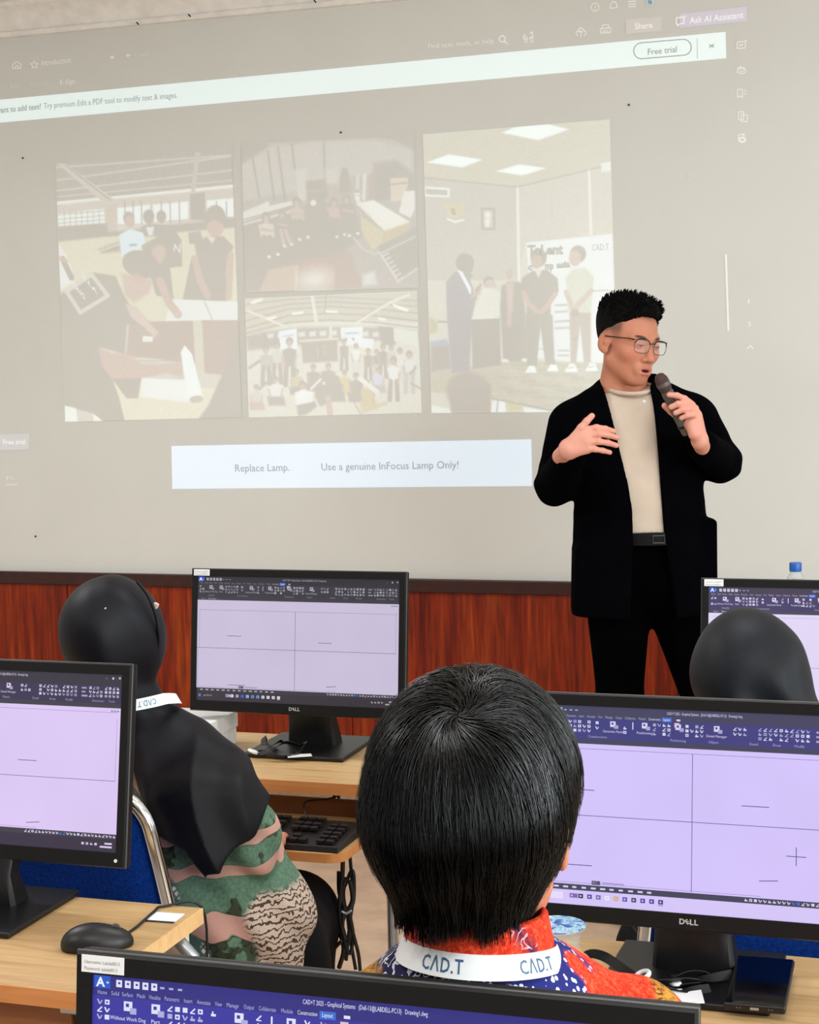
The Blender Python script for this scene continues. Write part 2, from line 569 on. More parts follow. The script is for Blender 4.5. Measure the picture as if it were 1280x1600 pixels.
def text_tris(body, bold=0.0):
    """flat lettering of height 1 (capital letter), starting at x=0, as vertices (n,2) and triangles; also its width."""
    key = (body, bold)
    if key in _tc: return _tc[key]
    cu = bpy.data.curves.new('lettering', 'FONT'); cu.body = body; cu.size = 1.0; cu.resolution_u = 2; cu.offset = bold
    cu.fill_mode = 'FRONT'
    o = bpy.data.objects.new('lettering', cu); COL.objects.link(o)
    dg = bpy.context.evaluated_depsgraph_get(); ev = o.evaluated_get(dg); me = ev.to_mesh()
    me.calc_loop_triangles()
    V = np.array([v.co[:2] for v in me.vertices]).reshape(-1, 2)
    T = np.array([t.vertices[:] for t in me.loop_triangles]).reshape(-1, 3)
    ev.to_mesh_clear(); bpy.data.objects.remove(o); bpy.data.curves.remove(cu)
    V = V / 0.70 if len(V) else V
    _tc[key] = (V, T, float(V[:, 0].max()) if len(V) else 0.0)
    return _tc[key]


# ------------------------------------------------------------------ implicit surfaces
def smin(a, b, k):
    h = np.clip(0.5 + 0.5 * (b - a) / k, 0, 1); return b * (1 - h) + a * h - k * h * (1 - h)


def roundcone(a, b, ra, rb, flat=None):
    """flat = (unit axis, factor>1): squash along an axis."""
    a = np.asarray(a, float); b = np.asarray(b, float); r = max(ra, rb)
    lo = np.minimum(a, b) - r; hi = np.maximum(a, b) + r
    ab = b - a; L2 = ab @ ab + 1e-12

    def f(X, Y, Z):
        px, py, pz = X - a[0], Y - a[1], Z - a[2]
        h = np.clip((px * ab[0] + py * ab[1] + pz * ab[2]) / L2, 0, 1)
        qx, qy, qz = px - h * ab[0], py - h * ab[1], pz - h * ab[2]
        if flat is not None:
            ax, s = flat; d = (qx * ax[0] + qy * ax[1] + qz * ax[2]) * (s - 1)
            qx, qy, qz = qx + d * ax[0], qy + d * ax[1], qz + d * ax[2]
        return np.sqrt(qx * qx + qy * qy + qz * qz) - (ra + (rb - ra) * h)
    return f, lo, hi


def ellipsoid(c, r, R=None):
    c = np.asarray(c, float); r = np.asarray(r, float); R = np.eye(3) if R is None else np.asarray(R, float)
    e = np.sqrt(((R * r) ** 2).sum(1)); inv = R.T

    def f(X, Y, Z):
        px, py, pz = X - c[0], Y - c[1], Z - c[2]
        k0 = 0; k1 = 0
        for i in range(3):
            q = inv[i, 0] * px + inv[i, 1] * py + inv[i, 2] * pz
            k0 = k0 + (q / r[i]) ** 2; k1 = k1 + (q / r[i] ** 2) ** 2
        k0 = np.sqrt(k0); return k0 * (k0 - 1) / np.sqrt(k1 + 1e-12)
    return f, c - e, c + e


def rbox(c, half, rad, R=None):
    c = np.asarray(c, float); half = np.asarray(half, float); R = np.eye(3) if R is None else np.asarray(R, float)
    e = np.abs(R) @ half; inv = R.T

    def f(X, Y, Z):
        px, py, pz = X - c[0], Y - c[1], Z - c[2]
        out = 0; m = None
        for i in range(3):
            q = np.abs(inv[i, 0] * px + inv[i, 1] * py + inv[i, 2] * pz) - (half[i] - rad)
            out = out + np.maximum(q, 0) ** 2; m = q if m is None else np.maximum(m, q)
        return np.sqrt(out) + np.minimum(m, 0) - rad
    return f, c - e, c + e


def poly_sd(X, Y, poly):
    """signed distance to a 2D polygon, negative inside (numpy broadcast)."""
    P = np.asarray(poly, float); d = np.full(np.broadcast(X, Y).shape, 1e9); ins = np.zeros(d.shape, bool)
    n = len(P)
    for i in range(n):
        ax, ay = P[i - 1]; bx, by = P[i]
        ex, ey = bx - ax, by - ay
        wx, wy = X - ax, Y - ay
        t = np.clip((wx * ex + wy * ey) / (ex * ex + ey * ey + 1e-12), 0, 1)
        d = np.minimum(d, (wx - t * ex) ** 2 + (wy - t * ey) ** 2)
        if ay != by:
            ins ^= ((ay > Y) != (by > Y)) & (X < (bx - ax) * (Y - ay) / (by - ay) + ax)
    d = np.sqrt(d); return np.where(ins, -d, d)


class Field:
    def __init__(s, h): s.h = h; s.ops = []; s.fx = []

    def u(s, prim, k=0.02): s.ops.append(('u', prim, k)); return s

    def sub(s, prim, k=0.01): s.ops.append(('s', prim, k)); return s

    def post(s, fn): s.fx.append(fn); return s   # fn(D,X,Y,Z) -> D

    def build(s, name, lo=None, hi=None):
        h = s.h
        us = [p for o, p, k in s.ops if o == 'u']
        L = np.min([p[1] for p in us], 0) - 4 * h if lo is None else np.asarray(lo, float)
        Hh = np.max([p[2] for p in us], 0) + 4 * h if hi is None else np.asarray(hi, float)
        n = np.ceil((Hh - L) / h).astype(int) + 1
        ax = [(L[i] + h * np.arange(n[i])).astype(np.float32) for i in range(3)]
        D = np.full(n, 1.0, np.float32)
        for op, (f, plo, phi), k in s.ops:
            a = np.clip(np.floor((plo - k - 3 * h - L) / h).astype(int), 0, n); b = np.clip(np.ceil((phi + k + 3 * h - L) / h).astype(int) + 1, 0, n)
            if np.any(b <= a): continue
            sl = tuple(slice(a[i], b[i]) for i in range(3))
            X = ax[0][sl[0]][:, None, None]; Y = ax[1][sl[1]][None, :, None]; Z = ax[2][sl[2]][None, None, :]
            d = f(X, Y, Z).astype(np.float32)
            D[sl] = smin(D[sl], d, k) if op == 'u' else -smin(-D[sl], d, k)
        X = ax[0][:, None, None]; Y = ax[1][None, :, None]; Z = ax[2][None, None, :]
        for fn in s.fx: D = fn(D, X, Y, Z).astype(np.float32)
        for i in range(3):                                      # close the surface at the limits of the grid
            q = [slice(None)] * 3
            for e in (0, -1): q[i] = e; D[tuple(q)] = np.maximum(D[tuple(q)], 0.5 * h)
        return surfnets(D, L, h)


def surfnets(D, L, h):
    S = D < 0; n = np.array(D.shape)
    cs = [(i, j, k) for i in (0, 1) for j in (0, 1) for k in (0, 1)]
    sub = lambda A, c: A[c[0]:n[0] - 1 + c[0], c[1]:n[1] - 1 + c[1], c[2]:n[2] - 1 + c[2]]
    cnt = sum(sub(S, c).astype(np.int8) for c in cs)
    mask = (cnt > 0) & (cnt < 8)
    idx = np.argwhere(mask)
    vid = np.full(mask.shape, -1, np.int64); vid[mask] = np.arange(len(idx))
    dv = {c: D[idx[:, 0] + c[0], idx[:, 1] + c[1], idx[:, 2] + c[2]].astype(float) for c in cs}
    acc = np.zeros((len(idx), 3)); m = np.zeros(len(idx))
    for a in cs:
        for axn in range(3):
            if a[axn] == 0:
                b = list(a); b[axn] = 1; b = tuple(b)
                da, db = dv[a], dv[b]; x = (da < 0) != (db < 0)
                t = np.where(x, da / np.where(x, da - db, 1), 0)
                p = np.array(a, float)[None].repeat(len(idx), 0); p[:, axn] += t
                acc += p * x[:, None]; m += x
    V = L + h * (idx + acc / m[:, None])
    faces = []
    for axn in range(3):
        o1, o2 = [(1, 2), (2, 0), (0, 1)][axn]
        a = [slice(1, -1)] * 3; b = [slice(1, -1)] * 3
        a[axn] = slice(0, -1); b[axn] = slice(1, None)
        s0 = S[tuple(a)]; s1 = S[tuple(b)]
        e = np.argwhere(s0 != s1)
        if not len(e): continue
        flip = s0[e[:, 0], e[:, 1], e[:, 2]]
        g = e.copy(); g[:, o1] += 1; g[:, o2] += 1
        def cell(d1, d2):
            q = g.copy(); q[:, o1] += d1; q[:, o2] += d2; return vid[q[:, 0], q[:, 1], q[:, 2]]
        Q = np.stack([cell(-1, -1), cell(0, -1), cell(0, 0), cell(-1, 0)], 1)
        Q[~flip] = Q[~flip][:, ::-1]
        faces.append(Q)
    F = np.vstack(faces)
    # light Laplacian relax
    E = np.vstack([F[:, [0, 1]], F[:, [1, 2]], F[:, [2, 3]], F[:, [3, 0]]])
    for lam in (0.5, -0.3):
        A = np.zeros_like(V); c = np.zeros(len(V))
        for i in range(3):
            A[:, i] = np.bincount(E[:, 0], V[E[:, 1], i], len(V)) + np.bincount(E[:, 1], V[E[:, 0], i], len(V))
        c = np.bincount(E[:, 0], minlength=len(V)) + np.bincount(E[:, 1], minlength=len(V))
        V = V + lam * (A / c[:, None] - V)
    return V, F


def rotm(ax, ang):
    return np.array(Matrix.Rotation(ang, 3, ax))


def frame(fwd, up=(0, 0, 1), roll=0.0):
    """columns: left(x), forward(y), up(z) for a head that looks along fwd. x = subject's right? x = fwd x up."""
    f = np.asarray(fwd, float); f /= np.linalg.norm(f); x = np.cross(f, up); x /= np.linalg.norm(x); z = np.cross(x, f)
    R = np.stack([x, f, z], 1)
    return R @ rotm('Y', roll)
# ------------------------------------------------------------------ the room
def struct(name, mb, m, parent=None, **kw):
    o = mb.obj(name, m, parent, **kw)
    if parent is None: o['kind'] = 'structure'
    return o


struct('floor', MB().box((LEFT_X, BACK_Y, -0.1), (RIGHT_X, WALL_Y + 0.15, 0)), 'floor', smooth=False)
struct('ceiling', MB().box((LEFT_X, BACK_Y, CEIL_Z), (RIGHT_X, WALL_Y + 0.15, CEIL_Z + 0.1)), 'ceiling', smooth=False)
wall_front = struct('wall_front', MB().box((LEFT_X, WALL_Y, 0), (RIGHT_X, WALL_Y + 0.15, CEIL_Z)), 'wall', smooth=False)
struct('wall_left', MB().box((LEFT_X - 0.15, BACK_Y, 0), (LEFT_X, WALL_Y, CEIL_Z)), 'wall', smooth=False)
wr = MB()
for y0, y1, z0, z1 in ((BACK_Y, -0.6, 0, CEIL_Z), (-0.6, WALL_Y, 0, 1.0), (-0.6, WALL_Y, 2.5, CEIL_Z), (1.95, 2.75, 1.0, 2.5), (4.65, WALL_Y, 1.0, 2.5)):
    wr.box((RIGHT_X, y0, z0), (RIGHT_X + 0.15, y1, z1))
struct('wall_right', wr, 'wall', smooth=False)
for k, (y0, y1) in enumerate(((-0.6, 1.95), (2.75, 4.65))):
    w = MB(); x0, x1 = RIGHT_X + 0.08, RIGHT_X + 0.13
    for a, b in ((y0, y0 + 0.05), (y1 - 0.05, y1), ((y0 + y1) / 2 - 0.025, (y0 + y1) / 2 + 0.025)): w.box((x0, a, 1.0), (x1, b, 2.5))
    for a, b in ((1.0, 1.05), (2.45, 2.5)): w.box((x0, y0, a), (x1, y1, b))
    struct('window_%d' % (k + 1), w, 'white_plastic', smooth=False)

# wood panelling under the dark rail: separate sheets with open joints
joints = [LEFT_X, -4.35, -3.29, -2.14, -0.955, 0.26, 1.45, RIGHT_X]
for a, b in zip(joints[:-1], joints[1:]):
    MB().box((a + 0.0015, WALL_Y - 0.014, 0.09), (b - 0.0015, WALL_Y - 0.0005, 0.792)).obj('wood_panel', 'redwood', wall_front, bevel=0.002)
struct('trim_1', MB().box((LEFT_X, WALL_Y - 0.03, 0.790), (RIGHT_X, WALL_Y - 0.0005, 0.837)), 'darkrail', bevel=0.004)
struct('baseboard_front', MB().box((LEFT_X, WALL_Y - 0.02, 0), (RIGHT_X, WALL_Y - 0.0005, 0.09)), 'darkrail', bevel=0.003)
prof = [(0, 2.852), (-.022, 2.852), (-.027, 2.858), (-.027, 2.868), (-.020, 2.873), (-.014, 2.876), (-.018, 2.884), (-.030, 2.905), (-.048, 2.925), (-.070, 2.941),
        (-.086, 2.947), (-.094, 2.949), (-.100, 2.955), (-.100, 2.964), (-.094, 2.969), (-.090, 2.972), (-.094, 2.99), (0, 2.99)]
struct('trim_2', MB().prism([(WALL_Y + y, z) for y, z in prof], 0, LEFT_X, RIGHT_X), 'cornice', sharp=50)
for u, v in ((161, 7), (297, 25), (216, 37.5), (493, 3)):                # little dark nails in the cornice
    P = aty(u, v, WALL_Y - 0.035)
    MB().lathe([(0.0026, -0.003), (0.0026, 0.012), (0.001, 0.014)], 8, P, (0, -1, 0.3)).obj('nail', 'black_plastic', bpy.data.objects['trim_2'])
for u, v in ((36, 247), (533, 207), (983, 164), (56, 838)):
    P = aty(u, v, WALL_Y)
    MB().lathe([(0.0034, 0.0), (0.0034, 0.004), (0.0015, 0.006)], 8, P, (0, -1, 0)).obj('nail', 'black_plastic', wall_front)

# ------------------------------------------------------------------ what the projector throws on the wall
BASE_L = lin((203, 197, 181))                   # the paint in the room's own light: the projector only adds to it
slide = thing('projected_slide', 'projected document page with four photographs glowing on the cream front wall', 'projection', (-2.0, WALL_Y, 1.9))
INV = np.array([-2.0, WALL_Y, 1.9])


def glow(c): return np.maximum(lin(c) - BASE_L, 0.0)


def wp(u, v, off=0.0015):
    P = aty(u, v, WALL_Y); P = P.copy(); P[1] -= off; return P


def flat_poly(mb, px, c, off=0.0015):
    mb.quad([wp(u, v, off) for u, v in px], glow(c))


def ink(mb, pts, w, c, off=0.002, closed=False):
    """a drawn line of w photo pixels on the wall."""
    P = np.array([wp(u, v, off) for u, v in pts]); w = w * 0.00214
    n = len(P)
    for i in range(n if closed else n - 1):
        a, b = P[i], P[(i + 1) % n]; d = b - a; d /= np.linalg.norm(d) + 1e-9; s = np.array([-d[2], 0, d[0]]) * w / 2
        mb.quad([a - s, b - s, b + s, a + s], glow(c))


def ring(mb, u, v, r, w, c, a0=0, a1=360, n=16, ry=None):
    th = np.radians(np.linspace(a0, a1, n + 1)); ry = ry or r
    ink(mb, [(u + r * math.cos(t), v - ry * math.sin(t)) for t in th], w, c)


def slide_text(mb, s, u0, v0, u1, v1, hpx, c, off=0.0026, bold=0.0):
    V, T, w = text_tris(s, bold)
    o = wp(u0, v0, off); ex = (wp(u1, v1, off) - o) / w; ez = wp(u0, v0 - hpx, off) - o
    mb.add(o + V[:, :1] * ex + V[:, 1:] * np.array([0, 0, 1]) * np.linalg.norm(ez), [T], glow(c))


def slide_obj(mb, name):
    mb.v = [np.vstack(mb.v) - INV]; mb.c = [np.vstack(mb.c)]
    return mb.obj(name, 'slide', slide, smooth=False, attr='glow')


mb = MB(); flat_poly(mb, [(-60, 197), (1135, 91), (1134, 50), (-60, 161.6)], (243, 251, 241)); slide_obj(mb, 'message_bar')
mb = MB(); flat_poly(mb, [(269.5, 764), (832, 759.5), (830.5, 686.5), (268, 697)], (235, 244, 247)); slide_obj(mb, 'notice_box')
for q, c in (([(978, 54), (1034, 48), (1034, 26), (978, 31)], (213, 203, 190)), ([(1062, 44), (1168, 33), (1167, 10), (1062, 22)], (214, 204, 206)), ([(-10, 704), (46, 703), (46, 677), (-10, 679)], (214, 208, 200))):
    mb = MB(); flat_poly(mb, q, c); slide_obj(mb, 'button')
DK = (150, 158, 150); LT = (238, 230, 216); MD = (222, 213, 198)
DIM = plain('dim_grey_lettering', (188, 194, 196), .8)


def slide_piece(name, *a, m=None, **k):
    q = MB(); slide_text(q, *a, **k); o = slide_obj(q, name)
    if m: o.data.materials[0] = m


def ink_piece(name, fn, *a, m=None, **k):
    q = MB(); fn(q, *a, **k); o = slide_obj(q, name)
    if m: o.data.materials[0] = m


def icon_piece(name, *fns):
    q = MB()
    for f in fns: f(q)
    slide_obj(q, name)


slide_piece('grey_lettering', 'want to add text?', -5, 177, 65, 170.5, 9, DK, bold=0.012, m=DIM)
slide_piece('grey_lettering', 'Try premium Edit a PDF tool to modify text & images.', 69, 170, 278, 153, 9, DK, m=DIM)
slide_piece('grey_lettering', 'Free trial', 1012, 86, 1058, 81.5, 9.5, (132, 140, 134), bold=0.01, m=DIM)
slide_piece('grey_lettering', '×', 1107, 77, 1117, 76, 9, DK, bold=0.02, m=DIM)
slide_piece('grey_lettering', 'Replace Lamp.', 367, 737, 453, 735.5, 11.5, (138, 148, 150), m=DIM)
slide_piece('grey_lettering', 'Use a genuine InFocus Lamp Only!', 502, 735, 717, 731.5, 11.5, (138, 148, 150), m=DIM)
ink_piece('button_outline', ring, 1003, 79.6, 12.5, 1.6, DK, 90, 270, m=DIM)
ink_piece('button_outline', ring, 1068, 74, 12.5, 1.6, DK, -90, 90, m=DIM)
ink_piece('button_outline', ink, [(1003, 67), (1068, 61.5)], 1.6, DK, m=DIM)
ink_piece('button_outline', ink, [(1003, 92), (1068, 86.5)], 1.6, DK, m=DIM)
ink_piece('button_outline', ink, [(1090, 92), (1090, 60)], 0.8, (190, 198, 190), m=DIM)
slide_piece('pale_lettering', 'Introduction', 65, 103, 111, 98, 9, LT)
slide_piece('pale_lettering', 'Create', 211, 89, 233, 87, 7.5, MD)
slide_piece('pale_lettering', '+', 197, 91, 204, 90, 7, LT, bold=0.03)
slide_piece('pale_lettering', '×', 172, 94, 179, 93, 7, LT, bold=0.03)
slide_piece('pale_lettering', 'Edit', 16, 138, 31, 136.6, 7, MD)
slide_piece('pale_lettering', 'Convert', 48, 136, 77, 133.5, 7.5, MD)
slide_piece('pale_lettering', 'E-Sign', 94, 132.5, 118, 130.5, 7.5, LT)
slide_piece('pale_lettering', 'Find text, tools, or help', 669, 76, 772, 67.5, 7.5, LT)
slide_piece('pale_lettering', 'Share', 992, 46, 1020, 43.5, 9, (246, 240, 228), bold=0.015)
slide_piece('pale_lettering', 'Ask AI Assistant', 1078, 37, 1162, 28, 9.5, (248, 242, 234), bold=0.015)
slide_piece('pale_lettering', 'Free trial', 5, 694.5, 40, 694, 7.5, (248, 244, 236), bold=0.015)
slide_piece('pale_lettering', '8°C', 10, 750, 22, 749.7, 6, LT)
ink_piece('pale_lettering', ink, [(9, 757.5), (27, 757)], 4, MD)
slide_piece('pale_lettering', '4', 1166, 475, 1172, 475, 8, LT)
slide_piece('pale_lettering', '5', 1168, 510, 1174, 510, 8, LT)
icon_piece('page_icon', lambda q: ink(q, [(20, 107), (20, 101), (26.5, 96), (33, 100.5), (33, 106.5)], 1.4, LT, closed=True), lambda q: ink(q, [(24.5, 107), (24.5, 103), (29, 102.6), (29, 106.6)], 1.2, LT))
th = np.radians(90 + 36 * np.arange(10)); rr = np.where(np.arange(10) % 2 == 0, 6.5, 2.8)
icon_piece('page_icon', lambda q: ink(q, [(54 + r * math.cos(t), 101.5 - r * math.sin(t)) for r, t in zip(rr, th)], 1.2, LT, closed=True))
icon_piece('page_icon', lambda q: ring(q, 785, 61, 4.8, 1.6, (244, 238, 224)), lambda q: ink(q, [(788.5, 64.5), (793, 69)], 1.8, (244, 238, 224)))
icon_piece('page_icon', lambda q: ring(q, 822, 58, 4, 1.6, LT, 90, 300), lambda q: ring(q, 829, 56, 4, 1.6, LT, -120, 90))
for u in (820, 829): icon_piece('page_icon', lambda q: ink(q, [(u, 58), (u + 4, 58), (u + 4, 66), (u, 66)], 1.4, LT, closed=True))
icon_piece('page_icon', lambda q: ink(q, [(829, 52), (833, 50)], 2.4, LT))
icon_piece('page_icon', lambda q: ring(q, 904, 52, 3.5, 1.6, LT, 60, 270, 8), lambda q: ring(q, 908, 48.5, 4.5, 1.6, LT, 10, 170, 8), lambda q: ring(q, 912.5, 52, 3.4, 1.6, LT, -90, 100, 8), lambda q: ink(q, [(908, 58), (908, 48)], 1.6, LT), lambda q: ink(q, [(905, 51), (908, 48), (911, 51)], 1.4, LT))
icon_piece('page_icon', lambda q: ink(q, [(938.5, 45), (954, 43.5), (954, 51), (938.5, 52)], 1.6, LT, closed=True), lambda q: ink(q, [(941, 44), (941, 39.5), (951, 38.6), (951, 43)], 1.4, LT), lambda q: ink(q, [(941, 49), (951, 48)], 1.4, LT))
icon_piece('page_icon', lambda q: ring(q, 930, 11.5, 6.2, 1.3, LT), lambda q: slide_text(q, '?', 928, 15, 932, 14.6, 6, LT))
icon_piece('page_icon', lambda q: ink(q, [(953.5, 13), (955, 5), (959, 2.4), (963, 4.5), (965, 12)], 1.4, LT, closed=True))
for k in range(3): icon_piece('page_icon', lambda q: ink(q, [(982, 9 - 4 * k + 2), (994, 8 - 4 * k + 2)], 1.4, LT))
icon_piece('page_icon', lambda q: ring(q, 1016, 3.5, 4.5, 5.5, (205, 208, 198), n=12))
icon_piece('page_icon', lambda q: ink(q, [(1057, 28), (1069, 26.8), (1069, 37), (1062, 37.6), (1059, 41), (1059, 37.8), (1057, 38)], 1.6, (246, 240, 230), closed=True), lambda q: ink(q, [(1069, 27), (1072, 25)], 2.2, LT))
icon_piece('page_icon', lambda q: ink(q, [(1152, 66), (1165, 64.8), (1165, 75), (1152, 76)], 1.4, LT, closed=True), lambda q: ink(q, [(1155, 71), (1162, 70)], 2, LT), lambda q: ink(q, [(1164, 66), (1167, 63)], 2, LT))
icon_piece('page_icon', lambda q: ring(q, 1159, 110.5, 6.4, 1.5, LT, ry=4.8), lambda q: ring(q, 1159.5, 109.5, 3, 1.3, LT), lambda q: ink(q, [(1152, 114), (1153, 107), (1158, 103)], 1.4, LT))
icon_piece('page_icon', lambda q: ink(q, [(1152.5, 140), (1160, 139.4), (1160, 153), (1156, 149.5), (1152.5, 153)], 1.5, LT, closed=True), lambda q: ink(q, [(1162, 142), (1167, 141.6)], 1.4, LT), lambda q: ink(q, [(1162, 147), (1167, 146.6)], 1.4, LT))
icon_piece('page_icon', lambda q: ink(q, [(1154, 175), (1162, 174.4), (1162, 187), (1154, 187.5)], 1.4, LT, closed=True), lambda q: ink(q, [(1158, 179), (1168, 180), (1168, 190), (1158, 190)], 1.4, LT, closed=True))
icon_piece('page_icon', lambda q: ink(q, [(1154, 217), (1154, 211), (1162, 210)], 1.6, LT), lambda q: ring(q, 1160, 218.5, 5.2, 3.4, LT, ry=3.4), lambda q: ink(q, [(1159, 209), (1163, 213), (1163, 208)], 1.4, LT))
icon_piece('page_icon', lambda q: ink(q, [(1134.5, 397), (1138.5, 517)], 3.2, (236, 230, 216)))
icon_piece('page_icon', lambda q: ink(q, [(1168, 545), (1172.5, 540), (1177, 545)], 1.8, LT), lambda q: None)
icon_piece('page_icon', lambda q: ink(q, [(1075, 272), (1076, 281), (1082, 277)], 1.3, MD, closed=True))


# the four photographs: colour at every point of a fine sheet, given off as projector light
class Paint:
    def __init__(s, org, sc): s.o = org; s.k = sc; s.ops = []

    def _p(s, pts): return [(s.o[0] + x / s.k, s.o[1] + y / s.k) for x, y in pts]

    def poly(s, c, pts, soft=1.0, a=1.0): s.ops.append(('p', s._p(pts), c, soft, a)); return s

    def ell(s, c, x, y, rx, ry, rot=0, soft=1.0, a=1.0): s.ops.append(('e', (*s._p([(x, y)])[0], rx / s.k, ry / s.k, math.radians(rot)), c, soft, a)); return s

    def line(s, c, pts, w, soft=0.8, a=1.0):
        for p, q in zip(pts[:-1], pts[1:]): s.ops.append(('l', (*s._p([p, q]), w / s.k), c, soft, a))
        return s

    def eval(s, U, W):
        col = np.zeros((len(U), 3))
        for kind, g, c, soft, a in s.ops:
            if kind == 'p':
                P = np.array(g); lo, hi = P.min(0) - 3, P.max(0) + 3
                m = (U > lo[0]) & (U < hi[0]) & (W > lo[1]) & (W < hi[1])
                if not m.any(): continue
                d = poly_sd(U[m], W[m], g)
            elif kind == 'e':
                x, y, rx, ry, t = g; R = max(rx, ry) + 3
                m = (abs(U - x) < R) & (abs(W - y) < R)
                if not m.any(): continue
                dx, dy = U[m] - x, W[m] - y
                X = dx * math.cos(t) + dy * math.sin(t); Y = -dx * math.sin(t) + dy * math.cos(t)
                d = (np.hypot(X / rx, Y / ry) - 1) * min(rx, ry)
            else:
                (x0, y0), (x1, y1), w = g; m = (U > min(x0, x1) - w - 3) & (U < max(x0, x1) + w + 3) & (W > min(y0, y1) - w - 3) & (W < max(y0, y1) + w + 3)
                if not m.any(): continue
                ex, ey = x1 - x0, y1 - y0; t = np.clip(((U[m] - x0) * ex + (W[m] - y0) * ey) / (ex * ex + ey * ey + 1e-9), 0, 1)
                d = np.hypot(U[m] - x0 - t * ex, W[m] - y0 - t * ey) - w / 2
            k = np.clip(0.5 - d / (2 * soft), 0, 1)[:, None] * a
            c = np.asarray(c, float)
            col[m] = col[m] * (1 - k) + c * k
        return col


def slide_photo(paint, TL, TR, BR, BL, label, step=1.5):
    nu = int(math.hypot(TR[0] - TL[0], TR[1] - TL[1]) / step); nv = int(math.hypot(BL[0] - TL[0], BL[1] - TL[1]) / step)
    P = [wp(*q, 0.0015) for q in (TL, TR, BR, BL)]
    a = np.linspace(0, 1, nu + 1)[:, None, None]; b = np.linspace(0, 1, nv + 1)[None, :, None]
    G = (P[0] * (1 - a) * (1 - b) + P[1] * a * (1 - b) + P[2] * a * b + P[3] * (1 - a) * b).reshape(-1, 3)
    U, W = proj(G)                              # back to the measured frame of the photograph, once, when the sheet is made
    r2 = np.random.default_rng(3)
    col = sum(paint.eval(U + dx, W + dy) for dx, dy in ((-.35, -.2), (.35, .2))) / 2
    col += r2.normal(0, 1.6, (len(U), 1))
    col = .34 * (col @ np.array([.35, .5, .15]))[:, None] + .66 * col + np.array([1.5, 0, -8]) * .34
    me_c = np.maximum(lin(np.clip(col, 0, 255)) - BASE_L, 0)
    i = np.arange(nu)[:, None]; j = np.arange(nv)[None]; s = nv + 1
    F = np.stack(np.broadcast_arrays(i * s + j, i * s + j + 1, (i + 1) * s + j + 1, (i + 1) * s + j), -1).reshape(-1, 4)
    me = mesh_from('slide_photo', G - INV, [F], smooth=False); point_color(me, 'glow', me_c)
    return obj('slide_photo', me, 'slide', slide, label=label)


B0 = (200, 190, 175)                            # no light from the projector
SK = (224, 203, 182)
p = Paint((60, 220), 3.479)                     # workshop: people bending over a wooden bench
p.poly((226, 220, 200), [(90, 100), (1070, 30), (1100, 1530), (130, 1540)])
p.poly((208, 199, 180), [(93, 120), (1055, 45), (1062, 250), (100, 345)])
for k in range(26): p.line((201, 191, 173), [(300 + 30 * k, 108 - 2.2 * k), (330 + 29 * k, 150 - 2.2 * k)], 7, a=.5)
for k in range(24): p.line((201, 191, 173), [(230 + 34 * k, 205 - 3.2 * k), (262 + 33 * k, 250 - 3.2 * k)], 7, a=.45)
for a, b, w in ((145, 78, 8), (215, 82, 9), (272, 160, 9), (305, 215, 7)): p.line((226, 217, 198), [(100, a), (1056, b)], w)
p.line((240, 239, 222), [(104, 338), (1060, 246)], 16)
p.poly((223, 214, 196), [(93, 118), (150, 128), (430, 330), (420, 372), (360, 342)]); p.line((200, 189, 172), [(150, 135), (420, 345)], 6)
p.poly((217, 209, 192), [(852, 60), (882, 60), (848, 300), (828, 300)])
p.poly((224, 214, 194), [(104, 352), (1062, 258), (1065, 430), (105, 470)])
for q in ([(105, 398), (357, 370), (362, 448), (108, 466)], [(430, 366), (606, 348), (610, 448), (432, 452)], [(622, 348), (815, 330), (815, 424), (625, 440)], [(915, 325), (1062, 312), (1062, 412), (920, 415)]): p.poly((241, 246, 235), q)
for x in np.linspace(140, 330, 7): p.line((208, 198, 180), [(x, 385), (x + 2, 460)], 5)
for y in (395, 420, 442): p.line((208, 198, 180), [(105, y + 8), (358, y - 14)], 5)
for x in (470, 515, 560, 668, 716, 766, 968, 1022): p.line((205, 195, 178), [(x, 330), (x + 2, 448)], 7)
p.poly((224, 211, 188), [(362, 345), (425, 345), (430, 500), (372, 500)])
p.poly((204, 190, 172), [(105, 468), (370, 450), (380, 500), (1065, 420), (1068, 545), (110, 552)], 3)
p.poly((231, 226, 194), [(108, 548), (370, 520), (640, 505), (1072, 470), (1090, 990), (480, 990), (110, 800)], 2)
p.poly((205, 194, 176), [(325, 590), (440, 548), (445, 600), (345, 612)], 3); p.line((233, 226, 196), [(335, 600), (440, 562)], 8)
p.poly((203, 191, 174), [(825, 290), (905, 280), (908, 430), (828, 430)])
for x, y, r in ((600, 412, 31), (668, 412, 27)): p.ell((204, 192, 176), x, y, r, r * 1.25)
p.poly(B0, [(560, 470), (600, 452), (650, 455), (735, 460), (690, 500), (640, 520), (580, 520)]); p.poly((233, 232, 220), [(585, 470), (630, 465), (622, 515), (598, 515)])
p.ell((206, 194, 176), 490, 418, 30, 34); p.ell(SK, 498, 440, 26, 34)
p.poly((226, 240, 238), [(440, 510), (500, 480), (570, 500), (580, 560), (540, 600), (470, 642), (455, 640)]); p.line((196, 200, 200), [(500, 568), (530, 566)], 14)
p.poly((206, 193, 176), [(815, 500), (880, 490), (900, 560), (820, 560)])
p.ell((206, 190, 172), 962, 412, 55, 62); p.ell((226, 203, 182), 962, 470, 46, 52); p.poly((206, 190, 172), [(905, 420), (950, 400), (1016, 425), (1010, 455), (950, 425), (910, 460)])
p.poly((211, 172, 156), [(850, 560), (915, 522), (1005, 520), (1060, 575), (1025, 640), (1018, 742), (880, 742), (868, 650)], 1.6); p.poly((234, 226, 212), [(915, 520), (965, 525), (945, 562)])
p.poly(B0, [(870, 735), (1020, 732), (1022, 872), (786, 862), (832, 640), (866, 700)])
